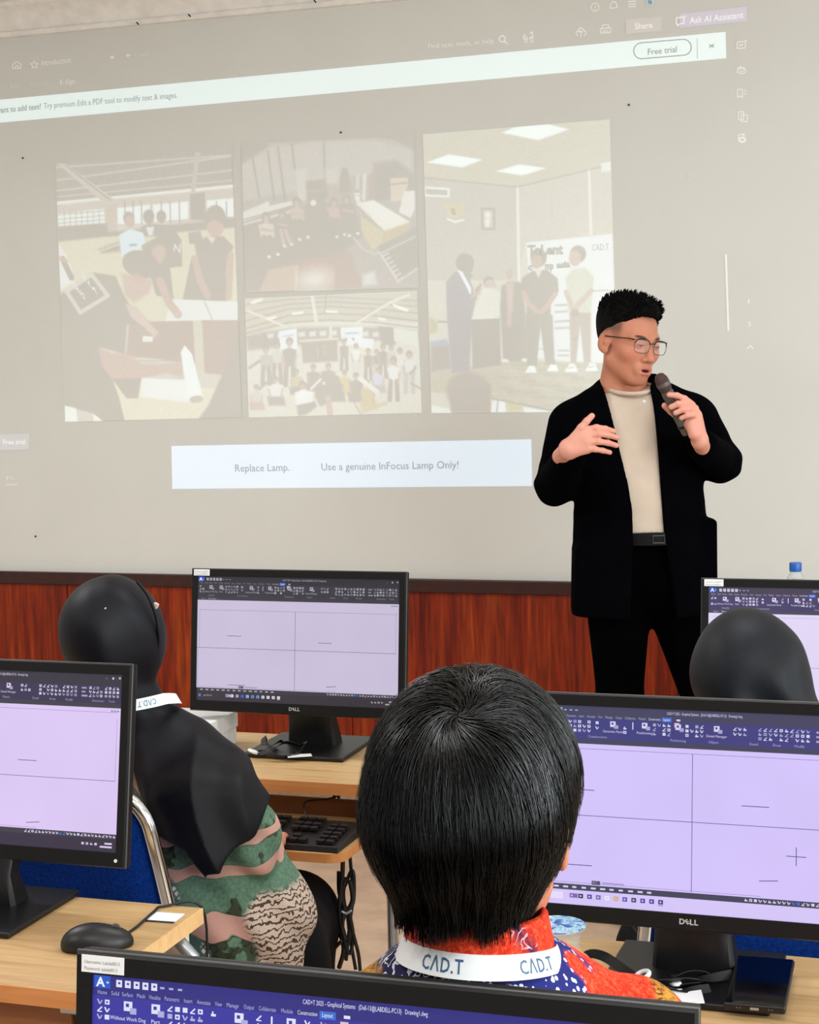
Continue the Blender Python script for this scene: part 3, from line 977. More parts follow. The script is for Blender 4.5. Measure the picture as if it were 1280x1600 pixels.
p.line(SK, [(850, 640), (880, 760), (920, 840)], 40); p.line(SK, [(1045, 620), (1040, 760), (1035, 850)], 34)
p.poly((237, 238, 228), [(728, 862), (1082, 876), (1085, 975), (690, 980)]); p.line((218, 214, 200), [(905, 880), (945, 970)], 10)
p.poly(B0, [(635, 530), (690, 490), (745, 492), (778, 540), (782, 682), (715, 690), (735, 860), (640, 840), (600, 700), (560, 570)])
p.ell(SK, 650, 620, 40, 60, 20); p.line(SK, [(660, 760), (710, 880), (760, 945)], 44)
p.line((240, 236, 226), [(738, 600), (742, 565), (768, 605), (772, 562)], 7)
p.poly((216, 191, 163), [(495, 985), (840, 978), (852, 1210), (478, 1165)])
for y in range(1000, 1200, 22): p.line((206, 178, 150), [(500, y), (845, y - 4)], 5, a=.6)
p.poly((216, 193, 166), [(888, 975), (1088, 975), (1080, 1085), (1000, 1272), (898, 1262)])
for y in range(990, 1270, 24): p.line((207, 182, 155), [(892, y), (1084, y + 6)], 5, a=.6)
p.poly((228, 219, 196), [(840, 978), (890, 975), (905, 1270), (860, 1280)])
p.poly((236, 229, 198), [(398, 1290), (560, 1288), (962, 1350), (925, 1440), (868, 1512), (470, 1522), (425, 1370)], 1.5); p.poly((240, 242, 230), [(566, 1290), (800, 1300), (835, 1425), (556, 1390)])
p.poly((204, 190, 172), [(398, 1290), (560, 1288), (540, 1400), (480, 1400)])
p.poly((202, 190, 175), [(112, 840), (180, 800), (290, 715), (420, 735), (460, 830), (500, 900), (600, 980), (480, 1000), (470, 1160), (335, 1120), (350, 1220), (400, 1290), (436, 1390), (468, 1524), (352, 1526), (300, 1482), (205, 1455), (140, 1440), (128, 1100)], 1.5)
p.ell((204, 192, 176), 556, 672, 102, 74, 18); p.poly((226, 205, 184), [(450, 720), (540, 735), (625, 760), (600, 830), (520, 880), (470, 840)], 3); p.ell((226, 200, 178), 535, 745, 18, 26)
p.poly(SK, [(322, 1118), (400, 1158), (470, 1152), (560, 1212), (690, 1212), (790, 1195), (782, 1290), (700, 1262), (560, 1290), (400, 1292), (345, 1222)], 2)
p.poly((230, 212, 190), [(472, 885), (530, 898), (600, 985), (655, 1042), (632, 1072), (570, 1010), (500, 960)], 2); p.poly((240, 240, 228), [(568, 1060), (625, 1065), (620, 1092), (566, 1092)])
p.poly((242, 247, 238), [(774, 1150), (795, 1112), (835, 1160), (896, 1400), (860, 1430), (815, 1415)]); p.ell((216, 205, 176), 858, 1405, 38, 20, -8)
p.line((228, 222, 204), [(160, 815), (290, 728), (378, 842), (228, 934), (150, 815)], 22)
p.poly((238, 238, 226), [(108, 555), (150, 620), (180, 690), (196, 765), (125, 805), (112, 700)]); p.line((206, 194, 178), [(130, 640), (180, 745)], 30); p.line(SK, [(125, 640), (150, 655)], 24)
p.poly((241, 246, 230), [(143, 1440), (205, 1455), (214, 1529), (145, 1529)]); p.poly((241, 246, 230), [(300, 1485), (350, 1525), (300, 1527)])
p.poly(B0, [(1088, 1040), (1100, 1060), (1110, 1530), (866, 1522), (925, 1440), (1000, 1272)], 2)
slide_photo(p, (87, 256), (362, 234), (378.5, 652), (102, 659), 'photo of people bent over a wooden workbench')

p = Paint((360, 200), 3.334)                    # warehouse seen from above
p.poly((212, 203, 186), [(40, 60), (970, 20), (1000, 840), (80, 860)])
p.poly(B0, [(50, 60), (120, 60), (200, 88), (60, 180)], 3); p.poly(B0, [(760, 40), (980, 30), (985, 130), (860, 60)], 3)
p.poly((219, 211, 194), [(60, 190), (210, 100), (480, 70), (760, 66), (940, 110), (950, 230), (500, 260), (330, 330), (70, 380)], 3)
for x0, y0, x1, y1 in ((115, 150, 150, 360), (195, 120, 228, 370), (248, 100, 285, 380), (320, 85, 355, 370), (487, 70, 493, 270)): p.line((198, 188, 174), [(x0, y0), (x1, y1)], 9)
p.poly((225, 217, 200), [(330, 220), (400, 210), (400, 380), (350, 380)], 3); p.poly((224, 216, 198), [(490, 215), (560, 210), (560, 290), (495, 290)], 4)
p.poly((196, 186, 172), [(60, 505), (330, 420), (640, 400), (680, 560), (520, 700), (150, 840), (80, 840)], 4)
p.poly((199, 190, 175), [(60, 500), (220, 480), (350, 690), (170, 740), (140, 840), (75, 800)], 5)
p.poly((233, 228, 212), [(60, 440), (200, 380), (205, 405), (320, 380), (330, 400), (62, 490)]); p.poly((226, 220, 204), [(62, 498), (320, 425), (325, 440), (62, 512)])
p.line((200, 188, 172), [(62, 480), (325, 405)], 6)
p.poly((197, 186, 172), [(395, 280), (495, 270), (520, 470), (410, 480)], 3); p.ell((235, 232, 220), 432, 390, 16, 16); p.line((215, 205, 190), [(400, 330), (490, 325)], 6)
p.poly((203, 187, 172), [(578, 230), (592, 205), (612, 225), (628, 330), (570, 340)], 2)
for x, c in ((655, (226, 218, 202)), (690, (232, 224, 206)), (725, (214, 196, 178))): p.poly(c, [(x, 240), (x + 20, 235), (x + 14, 380), (x - 4, 378)])
p.poly((205, 196, 180), [(745, 180), (870, 170), (960, 240), (965, 330), (830, 370), (745, 380)], 4)
p.poly((231, 216, 190), [(832, 262), (925, 258), (925, 300), (900, 378), (836, 384)]); p.line((203, 192, 176), [(834, 295), (920, 285)], 8)
p.poly((236, 232, 218), [(905, 330), (960, 326), (962, 420), (940, 470), (878, 440)])
def worker(x, y, h, top, legs, skin=SK):
    p.ell((202, 188, 172), x, y, h * .11, h * .13); p.ell(skin, x + 1, y + h * .05, h * .07, h * .09)
    p.poly(top, [(x - h * .2, y + h * .2), (x, y + h * .12), (x + h * .2, y + h * .18), (x + h * .22, y + h * .5), (x - h * .12, y + h * .52)], 2)
    p.line(legs, [(x - h * .04, y + h * .5), (x + h * .06, y + h * .95)], h * .12); p.line(legs, [(x + h * .1, y + h * .5), (x + h * .26, y + h * .9)], h * .12)
    p.ell((238, 234, 222), x + h * .08, y + h * .98, h * .05, h * .04); p.ell((238, 234, 222), x + h * .3, y + h * .92, h * .05, h * .04)
    p.line(skin, [(x - h * .1, y + h * .3), (x + h * .16, y + h * .34)], h * .07)
worker(185, 465, 210, (229, 219, 200), (200, 186, 172)); worker(270, 450, 170, (203, 188, 174), (222, 206, 188)); worker(345, 385, 200, (222, 208, 188), (202, 190, 176))
worker(500, 360, 60, (206, 208, 206), B0); worker(540, 385, 185, (222, 203, 184), (196, 184, 172)); worker(605, 370, 195, (199, 188, 176), (197, 186, 172)); worker(660, 330, 70, (238, 236, 224), (238, 236, 224))
p.poly((232, 227, 202), [(655, 395), (745, 375), (940, 490), (805, 540)]); p.poly((226, 214, 178), [(680, 460), (800, 540), (790, 600), (740, 640), (682, 530)]); p.poly((222, 208, 170), [(805, 540), (940, 490), (915, 560), (785, 605)])
p.poly((240, 238, 222), [(668, 392), (745, 378), (925, 488), (800, 528)], 2)
p.line((222, 212, 194), [(640, 570), (690, 630), (750, 660), (780, 645)], 12); p.poly((197, 187, 174), [(770, 620), (970, 520), (980, 720), (880, 800)], 2)
p.line((226, 217, 204), [(780, 655), (965, 565)], 9); p.line((228, 220, 206), [(785, 660), (875, 800)], 12)
for k in range(7): p.line((232, 226, 212), [(800 + 13 * k, 665 + 21 * k), (822 + 13 * k, 652 + 21 * k)], 9)
p.line((228, 220, 206), [(875, 800), (972, 732)], 10); p.poly((230, 226, 214), [(690, 765), (750, 745), (765, 815), (690, 822)], 4)
p.poly((216, 190, 166), [(185, 735), (360, 690), (620, 640), (690, 830), (150, 852)]); p.poly((224, 206, 182), [(200, 738), (360, 710), (352, 845), (150, 852)])
p.line((204, 182, 160), [(362, 690), (352, 845)], 5); p.ell((240, 238, 224), 440, 790, 95, 55, -8, 14, .8)
slide_photo(p, (377, 225), (647, 212), (655.5, 449.5), (383.5, 457.5), 'photo of a warehouse seen from above')

p = Paint((360, 200), 3.334)                    # group picture in the hall
p.poly((231, 228, 206), [(60, 870), (990, 830), (1010, 1500), (80, 1520)])
p.poly((224, 217, 192), [(75, 890), (975, 850), (985, 1010), (700, 1000), (350, 1010), (85, 1080)], 2)
for yl, ym, yr, w in ((920, 880, 870, 6), (965, 905, 900, 7), (1005, 930, 935, 7), (1045, 965, 975, 8), (1070, 1000, 1010, 8)):
    p.line((208, 200, 180), [(80, yl), (300, ym + 14), (520, ym), (750, ym + 12), (975, yr + 30)], w)
p.line((238, 234, 216), [(425, 870), (448, 1010)], 16); p.line((238, 233, 214), [(650, 1020), (830, 910), (930, 870)], 14); p.line((212, 203, 184), [(650, 1010), (820, 900)], 5)
p.line((236, 230, 210), [(85, 950), (290, 1035)], 12); p.line((206, 196, 178), [(500, 870), (490, 960)], 6)
for q in ([(105, 905), (170, 885), (165, 900), (112, 918)], [(190, 990), (240, 978), (238, 990), (195, 1002)], [(320, 962), (380, 955), (378, 968), (325, 974)], [(495, 950), (560, 952), (558, 964), (498, 960)], [(845, 915), (930, 945), (920, 958), (850, 930)], [(770, 985), (810, 995), (806, 1005), (772, 997)]): p.poly((246, 250, 240), q)
p.poly((207, 198, 180), [(80, 1085), (180, 1060), (370, 1040), (600, 1035), (860, 1045), (980, 1060), (985, 1110), (620, 1105), (90, 1160)], 3)
for k in range(14): p.poly((238, 240, 226), [(190 + 55 * k, 1075 - 3 * min(k, 13 - k)), (225 + 55 * k, 1070 - 3 * min(k, 13 - k)), (225 + 55 * k, 1092 - 2 * min(k, 13 - k)), (192 + 55 * k, 1095 - 2 * min(k, 13 - k))], 2, .8)
p.poly((206, 190, 172), [(170, 1080), (190, 1078), (200, 1150), (178, 1152)]); p.poly((234, 230, 200), [(515, 1030), (530, 1030), (530, 1100), (513, 1100)])
p.poly((206, 188, 172), [(770, 1035), (860, 1040), (860, 1130), (790, 1130)], 2); p.poly((232, 232, 212), [(850, 1040), (975, 1060), (980, 1140), (852, 1110)])
for q in ([(252, 1060), (345, 1045), (350, 1150), (262, 1155)], [(576, 1040), (690, 1035), (688, 1140), (580, 1120)], [(690, 1095), (748, 1100), (742, 1150), (690, 1150)]): p.poly((238, 242, 238), q)
p.line((200, 206, 206), [(600, 1070), (665, 1068)], 8); p.line((210, 212, 210), [(275, 1085), (330, 1078)], 7); p.ell((198, 196, 190), 641, 1100, 8, 8); p.ell((198, 196, 190), 604, 1100, 7, 7)
p.poly((202, 184, 166), [(368, 1110), (555, 1100), (560, 1215), (380, 1225)]); p.line((234, 226, 196), [(365, 1110), (558, 1098)], 13); p.line((222, 208, 184), [(380, 1222), (560, 1215)], 7)
for q in ([(470, 1130), (515, 1128), (516, 1152), (472, 1154)], [(472, 1160), (516, 1158), (517, 1185), (474, 1188)]): p.poly((212, 190, 172), q)
p.line((226, 216, 196), [(455, 1140), (455, 1190)], 5); p.line((226, 216, 196), [(490, 1130), (492, 1188)], 4)
def fig(x, y, h, top, low, w=.3, sit=False):
    p.ell((203, 188, 170), x, y, h * .085, h * .1); p.ell(SK, x, y + h * .05, h * .06, h * .075)
    p.poly(top, [(x - h * w * .5, y + h * .2), (x, y + h * .13), (x + h * w * .5, y + h * .2), (x + h * w * .48, y + h * .55), (x - h * w * .42, y + h * .56)], 1.5)
    if sit: p.poly(low, [(x - h * w * .6, y + h * .52), (x + h * w * .6, y + h * .52), (x + h * w * .75, y + h * .8), (x - h * w * .5, y + h * .8)], 2)
    else:
        for d in (-.07, .08): p.line(low, [(x + d * h, y + h * .52), (x + d * h * 1.3, y + h * .98)], h * .11)
    p.line(SK, [(x - h * w * .5, y + h * .3), (x - h * w * .35, y + h * .55)], h * .05); p.line(SK, [(x + h * w * .5, y + h * .3), (x + h * w * .4, y + h * .55)], h * .05)
for a in ((185, 1150, 190, (214, 210, 196), (202, 190, 176)), (243, 1130, 200, (225, 220, 204), (206, 192, 176)), (308, 1112, 230, (198, 188, 174), (202, 192, 178)),
          (592, 1112, 150, (204, 186, 170), B0), (655, 1135, 150, (238, 238, 226), (228, 224, 208)), (718, 1160, 150, (204, 184, 170), B0), (762, 1165, 130, (206, 190, 176), (222, 216, 200)), (795, 1140, 160, (205, 180, 166), B0),
          (838, 1145, 150, (224, 218, 202), (226, 220, 204)), (884, 1160, 170, (232, 230, 218), (226, 220, 206)), (932, 1180, 200, (232, 230, 216), (218, 212, 196)), (850, 1210, 210, (238, 238, 228), (206, 194, 178))): fig(*a)
for a in ((135, 1350, 150, (226, 220, 206), SK), (235, 1310, 170, (236, 234, 222), (206, 192, 178)), (345, 1270, 150, (224, 214, 176), (206, 196, 176)), (432, 1245, 160, (200, 188, 176), B0), (510, 1240, 170, (206, 176, 162), B0),
          (595, 1275, 150, (226, 216, 164), (226, 216, 164)), (555, 1305, 150, (208, 186, 170), (202, 190, 176)), (655, 1290, 170, (204, 176, 164), (204, 176, 164)), (770, 1260, 150, (222, 222, 224), (214, 206, 196)),
          (715, 1330, 170, (228, 214, 150), (228, 214, 150))): fig(*a, w=.42, sit=True)
p.poly(B0, [(450, 1330), (480, 1270), (530, 1265), (570, 1320), (590, 1400), (540, 1420), (470, 1450), (440, 1400)], 2); p.line(SK, [(510, 1405), (520, 1490)], 30); p.line((236, 232, 222), [(420, 1360), (470, 1310)], 14); p.ell((240, 236, 226), 487, 1330, 8, 8)
p.ell((203, 188, 170), 375, 1340, 18, 22); p.ell(SK, 375, 1350, 14, 18); p.poly((241, 242, 232), [(335, 1380), (375, 1362), (430, 1375), (425, 1430), (345, 1450)]); p.poly((204, 190, 172), [(345, 1445), (440, 1425), (450, 1450), (400, 1490), (355, 1500)], 2)
p.line((240, 236, 218), [(675, 1305), (765, 1375)], 24); p.poly((226, 214, 178), [(680, 1470), (820, 1420), (818, 1440), (690, 1488)]); p.line((210, 198, 178), [(640, 1420), (680, 1490)], 6)
p.line((200, 188, 172), [(935, 1280), (965, 1250)], 10); p.line((206, 194, 178), [(940, 1330), (995, 1360)], 8); p.line((206, 196, 180), [(100, 1250), (150, 1215)], 14); p.line((206, 196, 180), [(150, 1360), (210, 1310)], 14)
slide_photo(p, (383, 466.5), (652, 454.5), (659.5, 645), (389, 652.5), 'group photo of people gathered in a hall')

p = Paint((640, 180), 3.332)                    # prize giving in a meeting room
p.poly((229, 224, 202), [(60, 10), (1100, 10), (1110, 1600), (60, 1600)])
p.poly((225, 218, 192), [(72, 98), (1045, 18), (1050, 260), (560, 372), (75, 322)], 1.2)
p.poly((221, 214, 194), [(75, 322), (560, 372), (562, 860), (90, 860)], 1.5); p.poly((225, 219, 198), [(562, 375), (1050, 262), (1065, 640), (600, 680), (565, 850)], 1.5)
p.line((206, 197, 180), [(76, 325), (560, 374), (1005, 268)], 6); p.line((241, 240, 224), [(562, 380), (570, 860)], 12); p.line((241, 240, 224), [(935, 290), (945, 620)], 12); p.line((216, 208, 188), [(738, 400), (742, 560)], 3)
for q in ([(482, 92), (545, 65), (715, 46), (830, 74), (670, 130)], [(92, 245), (205, 204), (378, 232), (275, 272)], [(452, 292), (570, 256), (712, 276), (585, 314)]): p.poly((246, 254, 244), q)
p.poly((240, 240, 226), [(998, 250), (1048, 243), (1050, 290), (1000, 296)])
p.poly((244, 246, 232), [(78, 372), (208, 380), (208, 428), (80, 422)]); p.poly((213, 208, 188), [(84, 382), (198, 390), (198, 418), (85, 412)])
p.poly((226, 218, 178), [(178, 450), (215, 470), (232, 450), (252, 470), (290, 448), (280, 505), (248, 545), (240, 575), (226, 545), (190, 510)], 2); p.poly((204, 190, 168), [(216, 484), (234, 486), (240, 520), (222, 515)]); p.line((245, 244, 226), [(198, 540), (238, 556), (280, 545)], 9)
p.poly((206, 194, 164), [(372, 480), (446, 484), (446, 598), (374, 597)]); p.poly((222, 215, 192), [(382, 490), (436, 494), (436, 588), (384, 588)]); p.ell((238, 236, 222), 408, 520, 16, 18); p.poly((240, 238, 226), [(392, 540), (422, 540), (414, 582), (398, 582)])
p.poly((239, 242, 234), [(608, 665), (1056, 618), (1075, 1290), (1020, 1300), (660, 1262)], 1.2)
p.poly((238, 240, 232), [(645, 1080), (830, 1060), (830, 1280), (660, 1262)])
for y in (990, 1025, 1075, 1110): p.line((208, 204, 192), [(760, y), (830, y - 4)], 12, a=.8)
for y in (1225, 1250): p.line((206, 202, 190), [(775, y), (828, y + 2)], 10, a=.8)
p.line((208, 204, 192), [(930, 915), (1035, 912)], 9, a=.8); p.line((210, 206, 194), [(665, 1218), (720, 1220)], 7, a=.7)
p.poly((218, 211, 184), [(105, 1345), (480, 1280), (1080, 1290), (1110, 1400), (1000, 1520), (760, 1550), (420, 1470), (110, 1440)], 2)
for k in range(60):
    x = 430 + (k * 97) % 640; y = 1300 + (k * 53) % 200; p.line(((205, 196, 172), (228, 222, 198))[k % 2], [(x, y), (x + 70, y + 8 - (k % 5) * 3)], 9, 2, .5)
p.poly(B0, [(320, 1062), (470, 1058), (475, 1300), (330, 1320)]); p.poly((238, 238, 222), [(322, 1055), (370, 1035), (440, 1050), (465, 1055), (325, 1064)])
p.poly((210, 200, 140), [(105, 1050), (145, 1080), (145, 1130), (105, 1140)], 2, .6); p.poly((194, 204, 210), [(108, 1180), (190, 1165), (205, 1195), (110, 1205)], 2); p.line((205, 195, 178), [(150, 1075), (200, 1076)], 10); p.poly((202, 192, 178), [(110, 1205), (205, 1195), (215, 1320), (110, 1340)], 3)
p.ell((203, 189, 172), 412, 868, 28, 28); p.ell((226, 210, 190), 422, 888, 30, 34, -15); p.poly((235, 233, 212), [(330, 1030), (385, 900), (440, 900), (480, 930), (478, 1045), (340, 1050)], 2)
p.ell((225, 214, 194), 520, 832, 30, 40); p.poly((225, 214, 194), [(490, 880), (560, 860), (565, 900), (490, 910)]); p.ell(SK, 520, 826, 20, 26); p.poly((203, 190, 172), [(480, 890), (510, 872), (580, 870), (600, 1000), (612, 1282), (490, 1282), (472, 1000)], 2); p.poly((226, 206, 188), [(500, 880), (545, 870), (540, 1020), (512, 1080)], 2); p.line(SK, [(520, 1040), (518, 1090)], 26)
p.ell((246, 246, 236), 498, 1278, 18, 8); p.ell((246, 246, 236), 600, 1274, 16, 8)
p.ell((200, 186, 170), 288, 768, 46, 48); p.ell((206, 188, 168), 300, 790, 30, 38); p.poly((200, 188, 172), [(240, 820), (330, 830), (318, 850), (250, 840)])
p.poly((188, 188, 192), [(192, 870), (240, 815), (300, 830), (330, 900), (340, 980), (322, 1060), (312, 1330), (222, 1340), (196, 1050)], 1.5); p.poly((243, 246, 240), [(250, 808), (275, 815), (322, 900), (320, 950), (300, 900)]); p.line((190, 190, 192), [(240, 960), (330, 950)], 40); p.line(SK, [(325, 945), (355, 925), (362, 900)], 22); p.line((200, 190, 178), [(345, 912), (372, 882)], 10)
p.ell((200, 186, 170), 672, 742, 42, 48); p.ell((222, 202, 180), 662, 760, 30, 40); p.poly((200, 188, 172), [(586, 850), (640, 810), (715, 805), (772, 850), (776, 920), (735, 960), (735, 1050), (610, 1050), (612, 960), (582, 920)], 1.5); p.poly((236, 228, 208), [(652, 808), (690, 805), (672, 852)])
p.poly(B0, [(605, 1040), (745, 1040), (756, 1300), (708, 1300), (682, 1100), (662, 1305), (612, 1305)], 1.3)
p.line(SK, [(594, 925), (625, 985), (660, 1020)], 28); p.line(SK, [(760, 930), (720, 990), (685, 1025)], 28)
for x, y in ((632, 1322), (745, 1315)): p.poly((246, 250, 240), [(x - 30, y + 18), (x - 8, y - 18), (x + 20, y - 14), (x + 30, y + 18)])
p.ell((204, 190, 172), 878, 722, 42, 44); p.ell((226, 207, 186), 862, 745, 32, 42); p.poly((228, 228, 202), [(808, 850), (850, 802), (915, 792), (962, 840), (955, 905), (945, 1030), (822, 1026), (826, 930)], 1.5)
p.poly((216, 203, 180), [(832, 1028), (945, 1028), (945, 1285), (908, 1290), (888, 1100), (868, 1290), (838, 1288)], 1.3); p.line((200, 188, 172), [(845, 1170), (870, 1160)], 9); p.line((228, 208, 186), [(815, 920), (850, 1010)], 26); p.line((228, 208, 186), [(945, 915), (880, 985), (855, 1020)], 28); p.ell((204, 188, 172), 862, 1030, 22, 20, a=.7)
for x, y in ((842, 1316), (948, 1312)): p.poly((246, 250, 240), [(x - 34, y + 20), (x - 6, y - 22), (x + 20, y - 18), (x + 34, y + 20)]); p.line((208, 200, 186), [(x - 12, y + 2), (x + 14, y - 6)], 6)
p.ell((206, 193, 175), 305, 1440, 112, 100, 12, 4); p.ell((212, 200, 182), 340, 1430, 60, 70, 30, 8, .7); p.poly((206, 193, 175), [(210, 1420), (420, 1400), (425, 1550), (215, 1550)], 3)
p.poly((242, 246, 240), [(432, 1488), (500, 1490), (500, 1548), (425, 1545)]); p.line((204, 200, 190), [(460, 1490), (455, 1545)], 8)
p.poly((226, 218, 170), [(500, 1500), (560, 1475), (600, 1530), (520, 1548)], 3); p.poly((242, 248, 240), [(590, 1520), (760, 1548), (600, 1550)]); p.line((205, 196, 180), [(430, 1475), (780, 1545)], 8)
p.poly((240, 242, 226), [(112, 1510), (205, 1530), (218, 1552), (114, 1552)])
slide_photo(p, (661, 210), (953, 186.5), (966.5, 643), (674.5, 645.5), 'photo of a prize giving in a meeting room')
def ct(x, y): return 640 + x / 3.332, 180 + y / 3.332
def c1(x, y): return 60 + x / 3.479, 220 + y / 3.479
slide_piece('photo_lettering', 'TaLent', *ct(618, 728), *ct(802, 722), 15, (196, 192, 182), bold=0.05)
slide_piece('photo_lettering', 'c', *ct(620, 806), *ct(642, 804), 10, (196, 192, 182), bold=0.06)
slide_piece('photo_lettering', 'mp', *ct(706, 802), *ct(752, 800), 11, (196, 192, 182), bold=0.05)
slide_piece('photo_lettering', 'asia', *ct(768, 796), *ct(838, 790), 10, (196, 192, 182), bold=0.05)
slide_piece('photo_lettering', 'CAD.T', *ct(950, 706), *ct(1040, 700), 10, (204, 204, 196), bold=0.01)
slide_piece('photo_lettering', 'ILLA', *c1(240, 740), *c1(322, 838), 6.5, (240, 238, 226), bold=0.02)
slide_piece('photo_lettering', 'ONG', *c1(188, 790), *c1(255, 865), 7.5, (240, 238, 226), bold=0.02)
# ------------------------------------------------------------------ desks
DZ = 0.755                                      # height of the worktops


def desk(x0, x1, y0, y1, label, tray_in=0.0):
    t = thing('computer_desk', label, 'desk', ((x0 + x1) / 2, (y0 + y1) / 2, 0), 'computer desks of the lab')
    L, D = (x1 - x0) / 2, (y1 - y0) / 2
    MB().box((-L, -D + 0.002, DZ - 0.025), (L - 0.002, D, DZ)).obj('worktop', 'beech', t, bevel=0.0012)
    MB().box((-L, -D, DZ - 0.025), (L - 0.002, -D + 0.002, DZ - 0.0005)).obj('front_edge_band', 'edge', t, smooth=False, label='orange front edge band')
    MB().box((L - 0.002, -D, DZ - 0.025), (L, D, DZ - 0.0005)).obj('side_edge_band', 'edge_light', t, smooth=False, label='pale side edge band')
    MB().box((-L + 0.02, D - 0.03, 0.555), (L - 0.02, D - 0.012, DZ - 0.025)).obj('back_panel', 'panel', t, bevel=0.001, label='beige back panel')
    MB().box((-L + 0.035, -D + 0.098 - tray_in * .45, 0.600 - .12 * (tray_in > 0)), (L - 0.035, -D + 0.112 - tray_in * .45, 0.693 + .03 * (tray_in > 0))).obj('cable_board', 'brownboard', t, bevel=0.0015, label='brown board behind the keyboard tray')
    # keyboard tray with rounded front corners
    q = 0.035; pts = []
    a, b, c, d = -L + 0.03, L - 0.018, -D - 0.17 + (0.215 if tray_in else 0), -D + 0.09 + (0.215 if tray_in else 0)
    for cx, cy, s0 in ((b - q, c + q, -90), (b - q * .01, d, 0)):
        if s0 == -90: pts += [(cx + q * math.cos(math.radians(g)), cy + q * math.sin(math.radians(g))) for g in np.linspace(-90, 0, 7)]
        else: pts.append((b, d))
    pts.append((a, d)); pts += [(a + q + q * math.cos(math.radians(g)), c + q + q * math.sin(math.radians(g))) for g in np.linspace(180, 270, 7)]
    tr = MB().prism(pts, 2, 0.6415, 0.6595).obj('keyboard_tray', 'edge', t, sharp=30)
    top = [(x * 0.996, y + (0.0015 if y < 0 else -0.001)) for x, y in pts]
    MB().prism(top, 2, 0.6590, 0.6601).obj('tray_top', 'beech', tr, smooth=False)
    for s in (-1, 1):
        MB().box((s * (L - 0.014) - 0.004, c + 0.10, 0.644), (s * (L - 0.014) + 0.004, D - 0.05, 0.668)).obj('slide_rail', 'chrome', t, bevel=0.001)
        MB().box((s * (L - 0.008) - 0.002, -D + 0.02, 0.62), (s * (L - 0.008) + 0.002, -D + 0.14, DZ - 0.025)).obj('rail_bracket', 'black_plastic', t, smooth=False)
        for yy in (-D + 0.03, D - 0.055):
            MB().tube([(s * (L + 0.012), yy, 0.0), (s * (L + 0.012), yy, DZ - 0.10), (s * (L + 0.006), yy, DZ - 0.06), (s * (L - 0.02), yy, DZ - 0.034), (s * (L - 0.05), yy, DZ - 0.034)], 0.011, 12).obj('leg', 'steel', t)
    return t


desk(-1.76, -1.135, 3.155, 3.56, 'beech desk carrying the white box and the middle screen below the projection')
desk(-0.62, 0.02, 3.155, 3.56, 'beech desk under the screen facing the right woman in a navy headscarf')
desk(-1.78, -1.148, 1.985, 2.362, 'beech desk with the black mouse on it, at left', 0.17)
desk(-0.70, -0.065, 1.985, 2.375, 'beech desk with the plastic cup and the phone on it')

# a plain table near the front wall on which the water bottle stands
t = thing('front_table', 'small table by the front wall under the water bottle', 'table', (-0.15, 4.46, 0))
MB().box((-0.42, -0.22, 0.745), (0.42, 0.22, 0.77)).obj('worktop', 'beech', t, bevel=0.002)
for s in (-1, 1):
    for q in (-1, 1): MB().tube([(s * 0.39, q * 0.19, 0), (s * 0.39, q * 0.19, 0.745)], 0.014, 10).obj('leg', 'steel', t)

# ------------------------------------------------------------------ screens
MW, MH, BZ, BT, BB = 0.500, 0.312, 0.0145, 0.0165, 0.0225
PAL = {
    'fg': dict(canvas=(214, 202, 252), title=(44, 40, 126), ribbon=(54, 50, 158), strip=(44, 42, 120), task=(60, 54, 150), ink=(226, 226, 250), line=(60, 50, 120)),
    'right': dict(canvas=(212, 197, 252), title=(62, 62, 92), ribbon=(58, 58, 126), strip=(62, 64, 88), task=(214, 200, 250), ink=(214, 212, 240), line=(92, 78, 146)),
    'left': dict(canvas=(222, 202, 246), title=(52, 48, 60), ribbon=(54, 48, 78), strip=(62, 58, 70), task=(52, 42, 62), ink=(220, 206, 238), line=(120, 96, 150)),
    'mid': dict(canvas=(202, 192, 218), title=(42, 40, 48), ribbon=(52, 50, 58), strip=(56, 54, 62), task=(52, 46, 54), ink=(178, 172, 188), line=(96, 88, 122)),
    'far': dict(canvas=(228, 217, 248), title=(66, 58, 78), ribbon=(66, 60, 102), strip=(72, 66, 88), task=(60, 52, 80), ink=(228, 218, 244), line=(140, 124, 176)),
}


